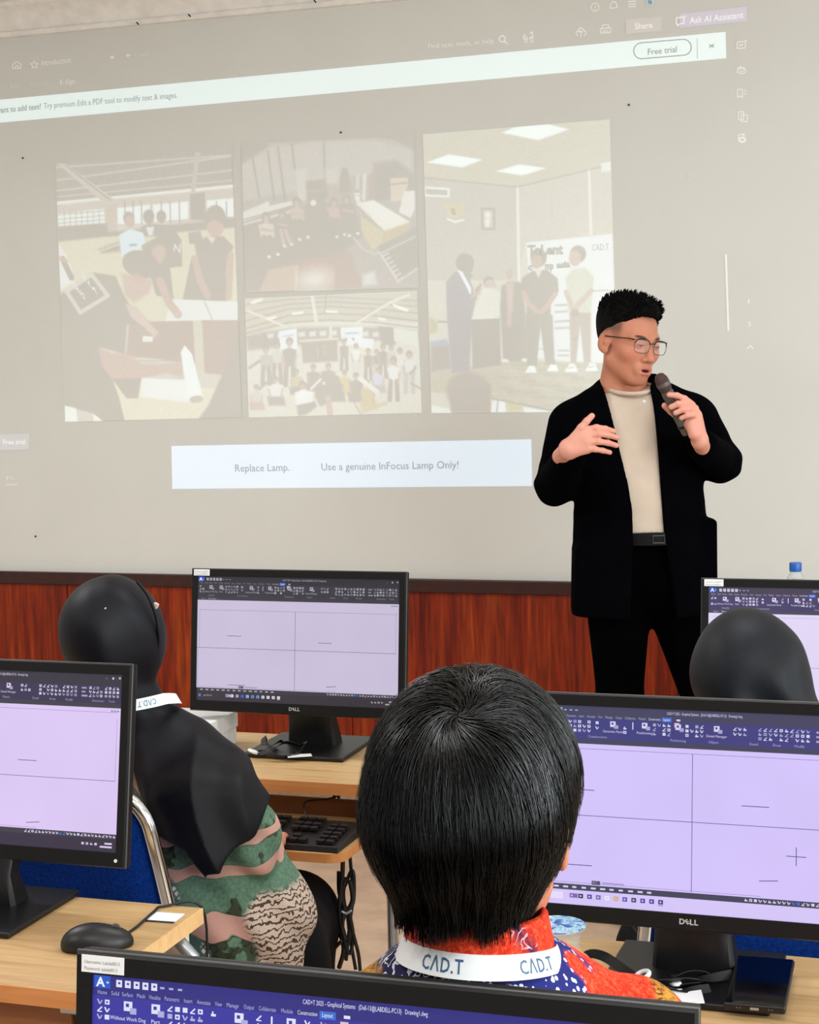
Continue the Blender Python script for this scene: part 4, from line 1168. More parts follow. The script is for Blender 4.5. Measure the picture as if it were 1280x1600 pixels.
def monitor(x, y, label, pal, yaw=0.0, seed=1, details=None, dz=0.0, tilt=6.5, back=0.0):
    """front face of the panel at (x, y); the screen looks towards -y."""
    P = PAL[pal]; r = random.Random(seed)
    t = thing('computer_monitor', label, 'monitor', (x, y, DZ), 'black monitors of the lab'); t.rotation_euler = (0, 0, yaw)
    c = 0.400 - MH / 2 + dz                     # panel centre over the desk
    R = rotm('X', math.radians(-tilt)); off = np.array([0, back, c])
    def put(mb): return mb.xf(R, off)
    W, H = MW / 2, MH / 2
    x0, x1, z0, z1 = -W + BZ, W - BZ, -H + BB, H - BT        # visible display
    # bezel ring: outer rounded edge and inner step
    mb = MB()
    o0 = [(-W, -H), (W, -H), (W, H), (-W, H)]; i0 = [(x0, z0), (x1, z0), (x1, z1), (x0, z1)]
    ring_pts = [(o0, 0.0035), ([(q[0] * .994, q[1] * .990) for q in o0], 0.0), (i0, 0.0), (i0, 0.0035)]
    V = [(px, yy, pz) for pts, yy in ring_pts for px, pz in pts] + [(px, 0.018, pz) for px, pz in o0]
    order = [16, 0, 4, 8, 12]; F = []
    for a, b in zip(order[:-1], order[1:]):
        for k in range(4): F.append((a + k, a + (k + 1) % 4, b + (k + 1) % 4, b + k))
    mb.add(V, F); put(mb).obj('bezel', 'bezel', t, sharp=20)
    mb = MB().box((-W - .0012, 0.0045, -H - .001), (W + .0012, 0.0085, H + .0012)); put(mb).obj('rim', 'rim', t, bevel=0.001, label='grey rim line around the bezel')
    # back shell, tapered
    mb = MB(); o1 = [(px * .999, pz * .999) for px, pz in o0]; b1 = [(px * .86, pz * .84) for px, pz in o0]
    V = [(px, 0.009, pz) for px, pz in o1] + [(px, 0.024, pz) for px, pz in o1] + [(px, 0.050, pz) for px, pz in b1]
    F = [(0, 1, 2, 3), (8, 11, 10, 9)]
    for a in (0, 4):
        for k in range(4): F.append((a + k, a + 4 + k, a + 4 + (k + 1) % 4, a + (k + 1) % 4))
    mb.add(V, F); put(mb).obj('back_shell', 'black_plastic', t, bevel=0.002, sharp=30)
    # stand: tapered riser and flat base
    V = []
    for zz, hw, ya, yb in ((0.008, 0.058, 0.070, 0.130), (0.06, 0.053, 0.066, 0.110), (0.20, 0.051, 0.052 + back * .8, 0.084 + back * .8), (0.28, 0.050, 0.046 + back, 0.076 + back)):
        for k in range(12):
            g = 2 * math.pi * (k + .5) / 12; cx, cy = math.cos(g), math.sin(g)
            sx = math.copysign(abs(cx) ** 0.35, cx) * hw; sy = math.copysign(abs(cy) ** 0.35, cy) * (yb - ya) / 2 + (ya + yb) / 2
            V.append((sx, sy, zz))
    F = [tuple(range(12))[::-1], tuple(range(36, 48))]
    for a in range(3):
        for k in range(12): F.append((a * 12 + k, a * 12 + (k + 1) % 12, a * 12 + 12 + (k + 1) % 12, a * 12 + 12 + k))
    mb = MB().add(V, F); mb.obj('stand_riser', 'black_plastic', t, sharp=40)
    MB().prism([(-.116, -.038), (.116, -.038), (.114, .180), (-.114, .180)], 2, 0.0, 0.010).obj('stand_base', 'black_plastic', t, bevel=0.003)
    # display
    DWm, DH = x1 - x0, z1 - z0
    def st(s, q, lay): return (x0 + s * DWm, 0.0032 - lay * 0.00022, z1 - q * DH)
    def rect(mb, a, b, c2, d, col, lay=1): mb.quad([st(a, d, lay), st(c2, d, lay), st(c2, b, lay), st(a, b, lay)], lin(col))
    def text(mb, s, q, h, body, col, lay=3, bold=0.0, wid=None):
        V, T, w = text_tris(body, bold); k = h * DH; kx = k if wid is None else wid * DWm / w
        o = np.array(st(s, q, lay)); mb.add(o + np.stack([V[:, 0] * kx, 0 * V[:, 0], V[:, 1] * k], 1), [T], lin(col))
    def line(mb, a, b, c2, d, w, col, lay=2):
        p0, p1 = np.array(st(a, b, lay)), np.array(st(c2, d, lay)); e = p1 - p0; e /= np.linalg.norm(e); n = np.array([-e[2], 0, e[0]]) * w / 2
        mb.quad([p0 - n, p1 - n, p1 + n, p0 + n], lin(col))
    mb = MB(); rect(mb, 0, 0, 1, 1, P['canvas'], 0)
    scr = put(mb).obj('screen', 'lcd', t, smooth=False, attr='glow')
    mb = MB(); rect(mb, 0, 0, 1, 0.062, P['title']); rect(mb, 0, 0.062, 1, 0.165, P['ribbon']); rect(mb, 0, 0.165, 1, 0.19, P['strip'])
    rect(mb, 0, 0.898, 1, 0.927, P['strip']); rect(mb, 0, 0.927, 1, 1, P['task'])
    put(mb).obj('menu_band', 'lcd', scr, smooth=False, attr='glow', kind='stuff')
    mb = MB(); K = P['ink']; K2 = tuple(int(0.7 * a + 0.3 * b) for a, b in zip(K, P['ribbon']))
    rect(mb, 0.003, 0.004, 0.034, 0.04, (38, 88, 196), 2)            # program badge with a capital A
    text(mb, 0.008, 0.035, 0.026, 'A', (240, 244, 255), bold=0.03, wid=0.016); rect(mb, 0.027, 0.02, 0.031, 0.025, K, 3)
    for k in range(8):
        s = 0.045 + 0.0165 * k
        if k < 5: rect(mb, s, 0.012, s + 0.011, 0.033, K, 2); rect(mb, s + .004, 0.018, s + 0.008, 0.024, P['title'], 3)
        else: rect(mb, s, 0.02, s + 0.008, 0.026, K2, 2)
    tabs = (('Home', .010, .018), ('Solid', .036, .015), ('Surface', .056, .021), ('Mesh', .084, .016), ('Visualize', .107, .022), ('Parametric', .136, .028), ('Insert', .172, .016), ('Annotate', .196, .025), ('View', .229, .013), ('Manage', .250, .022), ('Output', .281, .019), ('Collaborate', .308, .031), ('Module', .348, .021), ('Construction', .377, .035))
    for body, s, wd in tabs: text(mb, s, 0.058, 0.0125, body, K2 if body != 'Construction' else K, wid=wd)
    rect(mb, 0.4155, 0.042, 0.444, 0.064, (60, 110, 210), 2); text(mb, 0.420, 0.058, 0.0125, 'Layout', (235, 240, 255), 3, wid=.019)
    rect(mb, 0.458, 0.048, 0.469, 0.057, K, 2)
    text(mb, 0.43 if pal != 'fg' else 0.386, 0.027, 0.0135, 'CAD+T 2025 - Graphical Systems   (Dell-13@LABDELL-PC13)   Drawing1.dwg', K, wid=0.215)
    text(mb, 0.938, 0.028, 0.014, '–', K); rect(mb, 0.962, 0.016, 0.968, 0.028, K, 2); text(mb, 0.985, 0.030, 0.02, '×', K, bold=0.02)
    put(mb).obj('menu_lettering', 'lcd', scr, smooth=False, attr='glow', kind='stuff')
    mb = MB()
    def icon(s, q, w=0.0088, h=0.0140, col=None):
        col = col or (K if r.random() < .7 else K2); k = r.randrange(5)
        if k == 0: rect(mb, s, q, s + w, q + h, col, 2)
        elif k == 1: rect(mb, s, q, s + w, q + h, col, 2); rect(mb, s + w * .3, q + h * .3, s + w * .7, q + h * .7, P['ribbon'], 3)
        elif k == 2: line(mb, s, q + h, s + w, q, 0.0011, col); line(mb, s, q + h, s + w, q + h, 0.0009, col)
        elif k == 3: line(mb, s, q, s + w * .5, q + h, 0.0013, col); line(mb, s + w * .5, q + h, s + w, q + h * .2, 0.0011, col)
        else: rect(mb, s, q + h * .5, s + w, q + h, col, 2); rect(mb, s + w * .2, q, s + w * .5, q + h, col, 2)
    def block(s0, n, rows=(0.073, 0.095, 0.117), dx=0.0140, skip=0.1):
        for q in rows:
            for k in range(n):
                if r.random() > skip: icon(s0 + dx * k, q)
    def big(s, body=None):
        rect(mb, s, 0.072, s + 0.016, 0.100, K, 2); rect(mb, s + .012, 0.090, s + 0.024, 0.108, K2, 3); rect(mb, s + .004, 0.078, s + 0.010, 0.088, P['ribbon'], 3)
        if body: text(mb, s + .008 - 0.0021 * len(body), 0.128, 0.0115, body, K, wid=.0042 * len(body))
    block(0.010, 2); big(0.060, 'Without Work Dng'); big(0.112, 'Part'); block(0.142, 5); block(0.222, 1, (0.075, 0.1)); big(0.265, 'Generate Panel'); block(0.304, 1)
    rect(mb, 0.330, 0.072, 0.333, 0.108, K, 2); big(0.358, 'Positioning'); block(0.390, 4); rect(mb, .452, .066, .466, .088, (226, 190, 210), 2); big(0.455); block(0.484, 4); big(0.565, 'Detail Manager'); block(0.620, 3, (0.075, 0.1))
    block(0.690, 10, dx=0.0148, skip=.05); rect(mb, 0.850, 0.077, .868, 0.086, K2, 2); rect(mb, 0.850, 0.099, .864, 0.108, K2, 2); rect(mb, 0.850, 0.121, .872, .131, K2, 2)
    block(0.878, 4, dx=0.0135, skip=.05); block(0.936, 4, dx=0.0145, skip=.05)
    for s, body in ((0.055, 'Simplify'), (0.20, 'Construction'), (0.44, 'Positioning'), (0.55, 'Object'), (0.665, 'Detail'), (0.73, 'Draw'), (0.79, 'Modify'), (0.89, 'Dimension'), (0.95, 'Tools')): text(mb, s, 0.158, 0.0125, body, K2)
    text(mb, 0.02, 0.184, 0.0125, 'Start', K2); text(mb, 0.055, 0.184, 0.0125, 'Drawing1', K); text(mb, 0.098, 0.184, 0.0125, '+', K2)
    put(mb).obj('menu_icons', 'lcd', scr, smooth=False, attr='glow', kind='stuff')
    mb = MB(); Lc = P['line']; d = dict(vs=.485, ht=.57, top=.258); d.update(details or {})
    wl = 0.00065
    line(mb, .012, d['top'] if d.get('box') else .215, .985, d['top'] if d.get('box') else .215, wl * .7, Lc)
    line(mb, d['vs'], d['top'] if d.get('box') else .215, d['vs'], .893, wl * 1.3, Lc); line(mb, .0, d['ht'], .985, d['ht'], wl * 1.3, Lc); line(mb, .985, .25, .985, d['ht'], wl * .6, Lc)
    if d.get('box'): line(mb, .012, d['top'], .012, d['ht'], wl * .6, Lc); line(mb, .006, d['ht'] + .006, .006, .89, wl * .6, Lc)
    for a, b, c2, dd in d.get('strokes', ()): line(mb, a, b, c2, dd, wl * 1.5, tuple(int(q * .75) for q in Lc))
    for k in range(3): rect(mb, .962 + .011 * k, .203, .968 + .011 * k, .211, Lc, 2)
    line(mb, .006, .889, .70, .889, wl * .6, Lc)
    rect(mb, .215, .874, .240, .894, (84, 78, 110), 2); text(mb, .218, .889, .012, '× /', (220, 220, 235)); rect(mb, .246, .879, .31, .886, tuple(int(.6 * a + .4 * b) for a, b in zip(P['canvas'], Lc)), 2)
    put(mb).obj('drawing_lines', 'lcd', scr, smooth=False, attr='glow', kind='stuff')
    mb = MB()
    for k in range(14): rect(mb, 0.02 + 0.0275 * k, 0.908, 0.02 + 0.0275 * k + (.012 + .004 * r.random()), 0.917, K, 2)
    for k in range(26): icon(0.655 + 0.0132 * k, 0.905, 0.0085, 0.013, (74, 120, 220) if k in (10, 11) else K)
    dark_task = pal in ('left', 'mid', 'far', 'fg'); tk = K if dark_task else (70, 70, 150)
    for a in (0, 1):
        for b in (0, 1): rect(mb, 0.012 + .006 * a, 0.948 + .011 * b, 0.0172 + .006 * a, 0.9575 + .011 * b, (70, 140, 230), 2)
    if not dark_task: rect(mb, 0.035, 0.940, 0.13, 0.975, (232, 222, 252), 2)
    text(mb, 0.050, 0.963, 0.014, 'Search', tk); mb.quad([st(.040, .966, 2), st(.045, .966, 2), st(.045, .955, 2), st(.040, .955, 2)], lin(tk))
    cols = [(170, 160, 200), (240, 240, 250), (190, 180, 220), (70, 100, 220), (180, 190, 230), (90, 150, 230), (120, 160, 220), (225, 225, 240), (240, 235, 250), (230, 225, 240), (240, 235, 245)] if dark_task else [(130, 100, 180), (40, 40, 70), (70, 70, 170), (120, 100, 170), (235, 232, 250), (220, 170, 110), (90, 80, 180), (60, 60, 110), (80, 60, 170), (70, 60, 150), (60, 60, 120)]
    for k, cc in enumerate(cols): s = 0.150 + 0.026 * k; rect(mb, s, 0.944, s + (0.024 if k == 0 else 0.014), 0.966, cc, 2); rect(mb, s + .004, .951, s + .009, .959, P['task'], 3)
    rect(mb, 0.150 + .26, 0.970, 0.150 + .274, 0.973, tk, 2)
    rect(mb, 0.955, 0.947, 0.982, 0.957, tk, 2); rect(mb, 0.938, 0.966, 0.982, 0.976, tk, 2)
    for k in range(4): icon(0.87 + .016 * k, .952, .009, .013, tk)
    put(mb).obj('task_icons', 'lcd', scr, smooth=False, attr='glow', kind='stuff')
    # sticker with the log-in, silver logo, power lamp
    mb = MB().box((-W + .006, -0.0004, H - .0150), (-W + .044, 0.0001, H - .0012)); lab = put(mb).obj('login_sticker', 'sticker', t, smooth=False, label='white login sticker')
    mb = MB()
    for body, zz in (('Username: Labdell013', .0066), ('Password: labdell013', .0118)):
        V, T, w = text_tris(body); k = .0027; mb.add(np.stack([-W + .0085 + V[:, 0] * k * .92, np.full(len(V), -.0006), H - zz + V[:, 1] * k - .0012], 1), [T])
    put(mb).obj('sticker_lettering', 'sticker_grey', lab, smooth=False)
    mb = MB(); k = .0072; cur = -.0135
    for ch, tl in (('D', 0), ('E', 32), ('L', 0), ('L', 0)):
        V, T, w = text_tris(ch, 0.03); A = math.radians(tl); cx = V - np.array([w / 2, .5]); cx = cx @ np.array([[math.cos(A), math.sin(A)], [-math.sin(A), math.cos(A)]]) * (0.86 if tl else 1) + np.array([w / 2, .5])
        mb.add(np.stack([cur + cx[:, 0] * k * 1.05, np.full(len(V), -.0006), -H + .0085 + cx[:, 1] * k], 1), [T]); cur += (w + .06) * k * 1.05
    put(mb).obj('maker_logo', 'grey_logo', t, smooth=False, label='silver maker logo')
    mb = MB().lathe([(.0028, -.0006), (.0028, .001)], 12, (W - .014, 0, -H + .011), (0, 1, 0)); put(mb).obj('power_lamp', 'white_plastic', t, label='small white power lamp')
    return t


ST = ((.155, .475, .225, .476), (.61, .51, .675, .51), (.16, .868, .25, .868), (.652, .855, .70, .848))
monitor(-1.392, 3.362, 'black monitor with white box beside its foot, in front of the reddish wood panelling', 'mid', 0, 2, dict(vs=.495, ht=.575, top=.27, box=True, strokes=ST), dz=.006)
monitor(-0.268, 3.362, 'black monitor half hidden by the navy headscarf, below the water bottle', 'far', 0, 3, dict(vs=.485, ht=.57, strokes=ST), dz=.004)
monitor(-1.485, 2.190, 'black monitor standing over the black mouse and in front of the left headscarf', 'left', 0, 4, dict(vs=.505, ht=.60, strokes=((.62, .51, .69, .51), (.66, .865, .71, .857))), dz=-.006, tilt=9.0, back=.103)
monitor(-0.361, 2.178, 'black monitor with lilac drawing above the cup, the lanyard and the phone', 'right', 0, 5, dict(vs=.505, ht=.55, strokes=((.14, .42, .22, .422), (.645, .455, .722, .455), (.14, .80, .215, .80), (.695, .815, .748, .808), (.77, .685, .825, .685), (.7975, .64, .7975, .73))), dz=-.012, back=.060)
desk(-0.76, -0.13, 0.94, 1.325, 'beech desk carrying the monitor with the violet menu')
monitor(-0.4365, 1.160, 'black monitor with violet menu, cut by the bottom of the picture, behind the batik shirt', 'fg', math.radians(0.4), 6, dz=-.0205)


# ------------------------------------------------------------------ chairs
def chair(x, y, label, yaw=0.0):
    t = thing('office_chair', label, 'chair', (x, y, 0), 'blue chairs with chrome tube frames'); t.rotation_euler = (0, 0, yaw)
    def bk(z): return -0.205 - 0.16 * (z - 0.45)          # backrest leans towards the camera with height
    def hw(z): return 0.232 - 0.13 * (z - 0.45)
    P = [(-0.25, 0.02, 0.02), (-0.248, -0.09, 0.30), (-hw(.46), bk(.46), .46), (-hw(.65), bk(.65), .65), (-hw(.80), bk(.80), .80), (-hw(.86) + .008, bk(.86), .865), (-hw(.88) + .05, bk(.90), .897), (0, bk(.90), .902)]
    P = P + [(-a, b, c) for a, b, c in P[-2::-1]]
    MB().tube(smooth_path(P, 70), 0.0125, 12).obj('tube_frame', 'chrome', t)
    for s in (-1, 1):
        MB().tube(smooth_path([(s * .235, .17, .44), (s * .24, .05, .40), (s * .25, -.16, .20), (s * .255, -.24, 0.012)], 24), 0.0125, 10).obj('rear_leg', 'chrome', t)
        MB().box((s * .25 - .022, -.005, 0), (s * .25 + .022, .045, .02)).obj('foot', 'black_plastic', t, bevel=.005)
    mb = MB(); n, m = 15, 15; V = []
    for side in (0, 1):
        for i in range(n):
            for j in range(m):
                z = .47 + .405 * i / (n - 1); u = -1 + 2 * j / (m - 1); e = min(1, 1.25 * (1 - abs(u) ** 6) * (1 - abs(2 * i / (n - 1) - 1) ** 8))
                V.append((u * (hw(z) - .008), bk(z) + (.010 if side else -.001) + (0.024 * e if side else -.018 * e), z))
    F = []
    for i in range(n - 1):
        for j in range(m - 1):
            a = i * m + j; F.append((a, a + 1, a + m + 1, a + m)); b = a + n * m; F.append((b, b + m, b + m + 1, b + 1))
    N = n * m
    for i in range(n - 1):
        for j in (0, m - 1): a = i * m + j; F.append((a, a + m, a + m + N, a + N))
    for j in range(m - 1):
        for i in (0, n - 1): a = i * m + j; F.append((a, a + 1, a + 1 + N, a + N))
    mb.add(V, [np.array(F)]).obj('backrest', 'bluefab', t, sharp=60)
    MB().box((-.215, -.19, .415), (.215, .22, .465)).obj('seat', 'bluefab', t, bevel=.02, seg=4)
    return t


chair(-1.478, 2.745, 'blue chair with chrome tube frame under the woman in black headscarf and green batik', 0.0)
chair(-0.275, 2.745, 'blue chair with chrome tube frame behind the phone and the lilac screen')
chair(-0.36, 1.68, 'blue chair under the man in the red and navy batik shirt')

# ------------------------------------------------------------------ things on the desks
def at_z(u, v, z): return atz(u, v, z)


# white lidded box
t = thing('white_box', 'white lidded cardboard box beside the foot of the middle monitor', 'box', (-1.650, 3.388, DZ))
MB().box((-.070, -.066, 0), (.070, .066, .060)).obj('box_body', 'white_card', t, bevel=.0015)
MB().box((-.073, -.069, .038), (.073, .069, .0745)).obj('lid', 'white_card', t, bevel=.002)

# keyboard on the tray of the middle desk
kb = thing('keyboard', 'black keyboard on the pulled-out tray of the middle desk', 'keyboard', (-1.385, 3.066, 0.6601))
MB().prism([(-.075, .0), (.075, .0), (.075, .022), (.060, .024), (-.070, .012)], 0, -.222, .222).obj('keyboard_body', 'black_plastic', kb, bevel=.002)
km = MB().box((-.0078, -.0072, 0), (.0078, .0072, .006)).mesh('key', smooth=False); km.materials.append(M['key'])
kw = MB().box((-.045, -.0072, 0), (.045, .0072, .006)).mesh('key', smooth=False); kw.materials.append(M['key'])
for row in range(6):
    yy = -.056 + .0195 * row + (.006 if row == 5 else 0)
    for k in range(22):
        if row == 0 and 4 <= k <= 8:
            if k == 6: o = obj('key', kw, None, kb); o.location = (-.2 + .0185 * k, yy, .0125 + .0009 * row)
            continue
        if k in (15, 19) or (row == 5 and k in (1, 6, 11, 19, 20, 21)) or (row in (1,) and 16 <= k <= 18 and k != 17) or (row == 2 and 16 <= k <= 18): continue
        o = obj('key', km, None, kb); o.location = (-.2 + .0190 * k, yy, .0125 + .12 * (yy + .07) * 1.0)
kc = smooth_path([(.10, .075, .018), (.08, .11, .045), (.11, .17, .04), (.16, .20, .052), (.205, .21, .055), (.225, .22, .02)], 30)
MB().tube(kc, .0018, 8).obj('cable', 'cable', kb)

# mouse on the left desk, with its cable
ms = thing('computer_mouse', 'black computer mouse with cable on the left beech desk', 'mouse', (-1.222, 2.155, DZ)); ms.rotation_euler = (0, 0, math.radians(-62)); ms.scale = (.93, .93, .93)
f = Field(.0016)
f.u(ellipsoid((0, .002, .006), (.031, .056, .030))); f.u(ellipsoid((0, -.012, .010), (.030, .042, .028)), .01)
f.post(lambda D, X, Y, Z: np.maximum(D, -(Z - .0012)))
f.post(lambda D, X, Y, Z: np.maximum(D, -(np.maximum(np.maximum(abs(X) - .0009, .006 - Y), .02 - Z))))
V, F = f.build('mouse'); obj('mouse_shell', mesh_from('mouse_shell', V, [F]), 'black_plastic', ms)
MB().lathe([(.0001, -.003), (.0075, -.003), (.008, 0), (.0075, .003), (.0001, .003)], 20, (0, .030, .0285), (1, 0, 0)).obj('scroll_wheel', 'rim', ms)
P = [np.array(at_z(u, v, DZ + .0025)) for u, v in ((193, 1462), (214, 1448), (240, 1425), (256, 1416))] + [np.array([-1.16, 2.385, DZ - .01]), np.array([-1.165, 2.40, .60])]
MBc = MB().tube(smooth_path(P, 30), .0022, 8)
ob = MBc.obj('mouse_cable', 'cable', ms); ob.matrix_parent_inverse = (Matrix.Translation(ms.location) @ ms.rotation_euler.to_matrix().to_4x4() @ Matrix.Scale(.93, 4)).inverted()

# square sticker at the corner of the left desk (the printed code is left out)
st_ = MB().box((-.024, -.019, 0), (.024, .019, .0004)).obj('desk_sticker', 'sticker', None, smooth=False); tag(st_, 'small white sticker near the right corner of the left desk', 'sticker')
c = at_z(259, 1433, DZ); st_.location = (c[0], c[1], DZ + .0002); st_.rotation_euler = (0, 0, math.radians(3))
MB().box((-.024, -.0265, 0), (.024, -.0195, .0005)).obj('black_strip', 'black_plastic', st_, smooth=False)


# hanging black cables under the middle desk
def bundle():
    t = thing('cable_bundle', 'bundled black cables hanging below the keyboard tray', 'cable', (-1.185, 3.06, 0.64))
    y = 3.08
    def W(u, v, d=0.0): return aty(u, v, y + d) - np.array([-1.185, 3.06, 0.64])
    loops = [[(536, 1338), (535, 1370), (531, 1410), (533, 1440), (540, 1468)], [(547, 1338), (549, 1362), (552, 1400), (548, 1432), (544, 1470), (541, 1500)],
             [(529, 1362), (530, 1395), (540, 1424), (552, 1410), (553, 1368), (548, 1362), (538, 1385), (533, 1362)], [(541, 1372), (536, 1396), (541, 1422), (551, 1406), (547, 1376)],
             [(546, 1430), (552, 1458), (560, 1490), (563, 1516)], [(543, 1430), (548, 1470), (556, 1515)], [(540, 1425), (533, 1450), (537, 1485), (530, 1512)], [(534, 1470), (515, 1490)],
             [(538, 1415), (536, 1455), (546, 1490), (552, 1462), (546, 1425)], [(530, 1428), (529, 1450), (536, 1472)]]
    for k, L in enumerate(loops):
        P = smooth_path([W(u, v, .010 * ((k * 7) % 4 - 1.5) + .006 * (i % 2)) for i, (u, v) in enumerate(L)], 36)
        MB().tube(P, .0038 if k % 3 else .0048, 8).obj('cable', 'cable', t)
    MB().tube(smooth_path([W(u, v, -.02) for u, v in ((534, 1424), (541, 1427), (549, 1423))], 12), .0022, 8).obj('cable_tie', 'grey_logo', t)


bundle()
# two cords behind the middle desk front
t = thing('power_cord', 'pair of black cords behind the brown board of the middle desk', 'cable', (-1.25, 3.30, 0.66))
for u in (521, 528):
    P = [aty(u, 1225, 3.30), aty(u + 1, 1240, 3.30), aty(u + 2, 1260, 3.30)]
    MB().tube(np.array(P) - np.array([-1.25, 3.30, 0.66]), .0035, 8).obj('cord', 'cable', t)


# lanyards lying on the monitor feet
def ribbon_loops(t, L, wd, z0, base):
    for P in L:
        pts = [np.array(at_z(u, v, z0 + dz)) for u, v, dz in P]; q = smooth_path(pts, 40) - base
        tang = np.gradient(q, axis=0); side = np.cross(tang, (0, 0, 1.0)); side = side / (np.linalg.norm(side, axis=1)[:, None] + 1e-9)
        tilt = np.sin(np.linspace(0, 5, len(q)))[:, None] * .9; side = side + np.array([0, 0, 1.0]) * tilt
        MB().strip(q, side, wd, .0008).obj('strap', 'ribbon', t)


def clip(t, base, u, v, z0, ang):
    c = np.array(at_z(u, v, z0 + .004)) - base
    Rm = rotm('Z', ang)
    mb = MB(); th = np.linspace(0, 2 * np.pi, 20, endpoint=False)
    mb.tube([(.0115 * math.cos(a), .009 * math.sin(a), .008 + .004 * math.sin(a)) for a in th], .0032, 8, closed=True).xf(Rm, c).obj('clip_ring', 'white_plastic', t)
    MB().box((.008, -.0055, 0), (.034, .0055, .005)).xf(Rm @ rotm('Z', -.9), c).obj('clip_tab', 'white_plastic', t, bevel=.0015)


base = np.array(at_z(450, 1168, DZ + .01))
t = thing('black_lanyard', 'black lanyard with white clip on the foot of the middle monitor', 'lanyard', base)
ribbon_loops(t, [[(404, 1178, .004), (424, 1166, .016), (440, 1158, .02), (456, 1168, .012), (466, 1178, .002), (442, 1182, .002), (415, 1180, .004)], [(412, 1164, .03), (412, 1152, .03), (416, 1160, .012), (432, 1174, .006), (452, 1182, .002)], [(428, 1170, .010), (446, 1160, .022), (470, 1165, .014), (476, 1160, .026), (470, 1176, .004)]], .012, DZ + .01, base)
clip(t, base, 396, 1180, DZ + .001, 2.2)
MB().box((-.026, -.012, 0), (.026, .012, .001)).xf(rotm('Z', .5), np.array(at_z(468, 1181, DZ + .0115)) - base).obj('card_holder', 'white_plastic', t, smooth=False)

base = np.array(at_z(1030, 1535, DZ + .01))
t = thing('black_lanyard', 'black lanyard with white clip and badge card in front of the lilac screen', 'lanyard', base)
ribbon_loops(t, [[(1000, 1532, .004), (975, 1515, .010), (945, 1495, .020), (922, 1490, .018), (918, 1500, .012), (935, 1518, .004), (965, 1528, .003), (1000, 1534, .004)], [(1000, 1530, .006), (1030, 1534, .014), (1075, 1530, .012), (1112, 1528, .010), (1146, 1522, .006)],
                 [(1050, 1526, .014), (1078, 1520, .018), (1104, 1524, .008), (1090, 1536, .004), (1060, 1542, .003)], [(1010, 1536, .008), (1040, 1544, .006), (1075, 1548, .004), (1110, 1545, .003)]], .014, DZ + .01, base)
clip(t, base, 1004, 1533, DZ + .012, -1.2)
MB().lathe([(.0075, 0), (.008, .002), (.006, .004)], 16, np.array(at_z(1056, 1538, DZ + .016)) - base).obj('clip_button', 'white_plastic', t)
MB().box((-.021, -.024, 0), (.021, .024, .0012)).xf(rotm('Z', .25), np.array(at_z(1073, 1557, DZ + .0125)) - base).obj('badge_card', 'sticker', t, smooth=False)

# phone in a black case
ph = thing('smartphone', 'black smartphone lying on the foot of the monitor with the lilac drawing', 'phone', (-.266, 2.213, DZ + .0102)); ph.rotation_euler = (0, 0, math.radians(2))
MB().box((-.0390, -.089, 0), (.0390, .089, .0105)).obj('phone_body', 'black_plastic', ph, bevel=.003, seg=3)
MB().box((-.0368, -.087, .0104), (.0368, .087, .0108)).obj('phone_glass', 'gloss_black', ph, smooth=False)
MB().box((-.0055, -.0896, .0035), (.0055, -.0888, .0068)).obj('charging_port', 'steel', ph, smooth=False)
for sx in (-.022, -.018, .018, .022): MB().lathe([(.0012, 0), (.0012, .0012)], 8, (sx, -.0886, .0052), (0, -1, 0)).obj('speaker_hole', 'rim', ph)

# water cup with printed foil lid and straw
cc = np.array([-.528, 2.162, DZ]); t = thing('water_cup', 'clear ridged plastic water cup with blue foil lid and straw', 'cup', cc)
pr = [(.0225, .0), (.0235, .002)]
for k in range(14): z = .006 + .0052 * k; r0 = .0238 + .088 * z; pr += [(r0, z), (r0 + .0011, z + .0018), (r0, z + .0036)]
pr += [(.0325, .082), (.0345, .088), (.0385, .0885), (.0385, .0905), (.0345, .0905)]
MB().lathe(pr, 40, cap=False).obj('cup_wall', 'cup', t, sharp=80); MB().lathe([(.0001, .001), (.0225, .001)], 40, cap=False).obj('cup_bottom', 'cup', t)
lid = MB().lathe([(.0001, .0912), (.0375, .0912), (.0383, .0906)], 40, cap=False).obj('foil_lid', None, t)


def lid_mat():
    q = NT('blue_printed_foil'); v = q.coord()
    n = q.noise(v, 55, 3, 0.5, 1.0)
    q.base(q.ramp(n.outputs[0], [(0.34, (18, 70, 150)), (0.45, (40, 130, 190)), (0.52, (200, 226, 232)), (0.62, (64, 164, 186)), (0.72, (226, 238, 240))]))
    q.b.inputs['Roughness'].default_value = 0.3; return q.m


lid.data.materials.append(lid_mat())
MB().tube(smooth_path([(-.004, -.012, .012), (-.003, -.012, .06), (-.008, -.012, .100)], 8), .0028, 12, cap=False).obj('straw', 'cup', t)
MB().lathe([(.0001, .003), (.0225, .003), (.0245, .022), (.0001, .022)], 30, cap=False).obj('water', 'lens', t)

# water bottle with blue cap
bt = thing('water_bottle', 'clear water bottle with blue cap and red label behind the far monitor', 'bottle', (-.4395, 4.458, .77))
MB().lathe([(.028, 0), (.031, .006), (.031, .05), (.029, .06), (.031, .07), (.031, .205), (.030, .225), (.022, .252), (.0135, .268), (.0135, .276)], 30).obj('bottle_body', 'bottle', bt, sharp=60)
MB().lathe([(.0312, .11), (.0318, .112), (.0318, .226), (.0305, .236), (.0255, .2475), (.0250, .2475)], 30, cap=False).obj('bottle_label', plain('red_bottle_label', (146, 74, 66), .5, grain=.2, gscale=60), bt)
cp = MB().lathe([(.0155, .270), (.0158, .274), (.0158, .290), (.0145, .293)], 24)
cp.obj('bottle_cap', plain('blue_cap', (28, 92, 178), .35), bt)
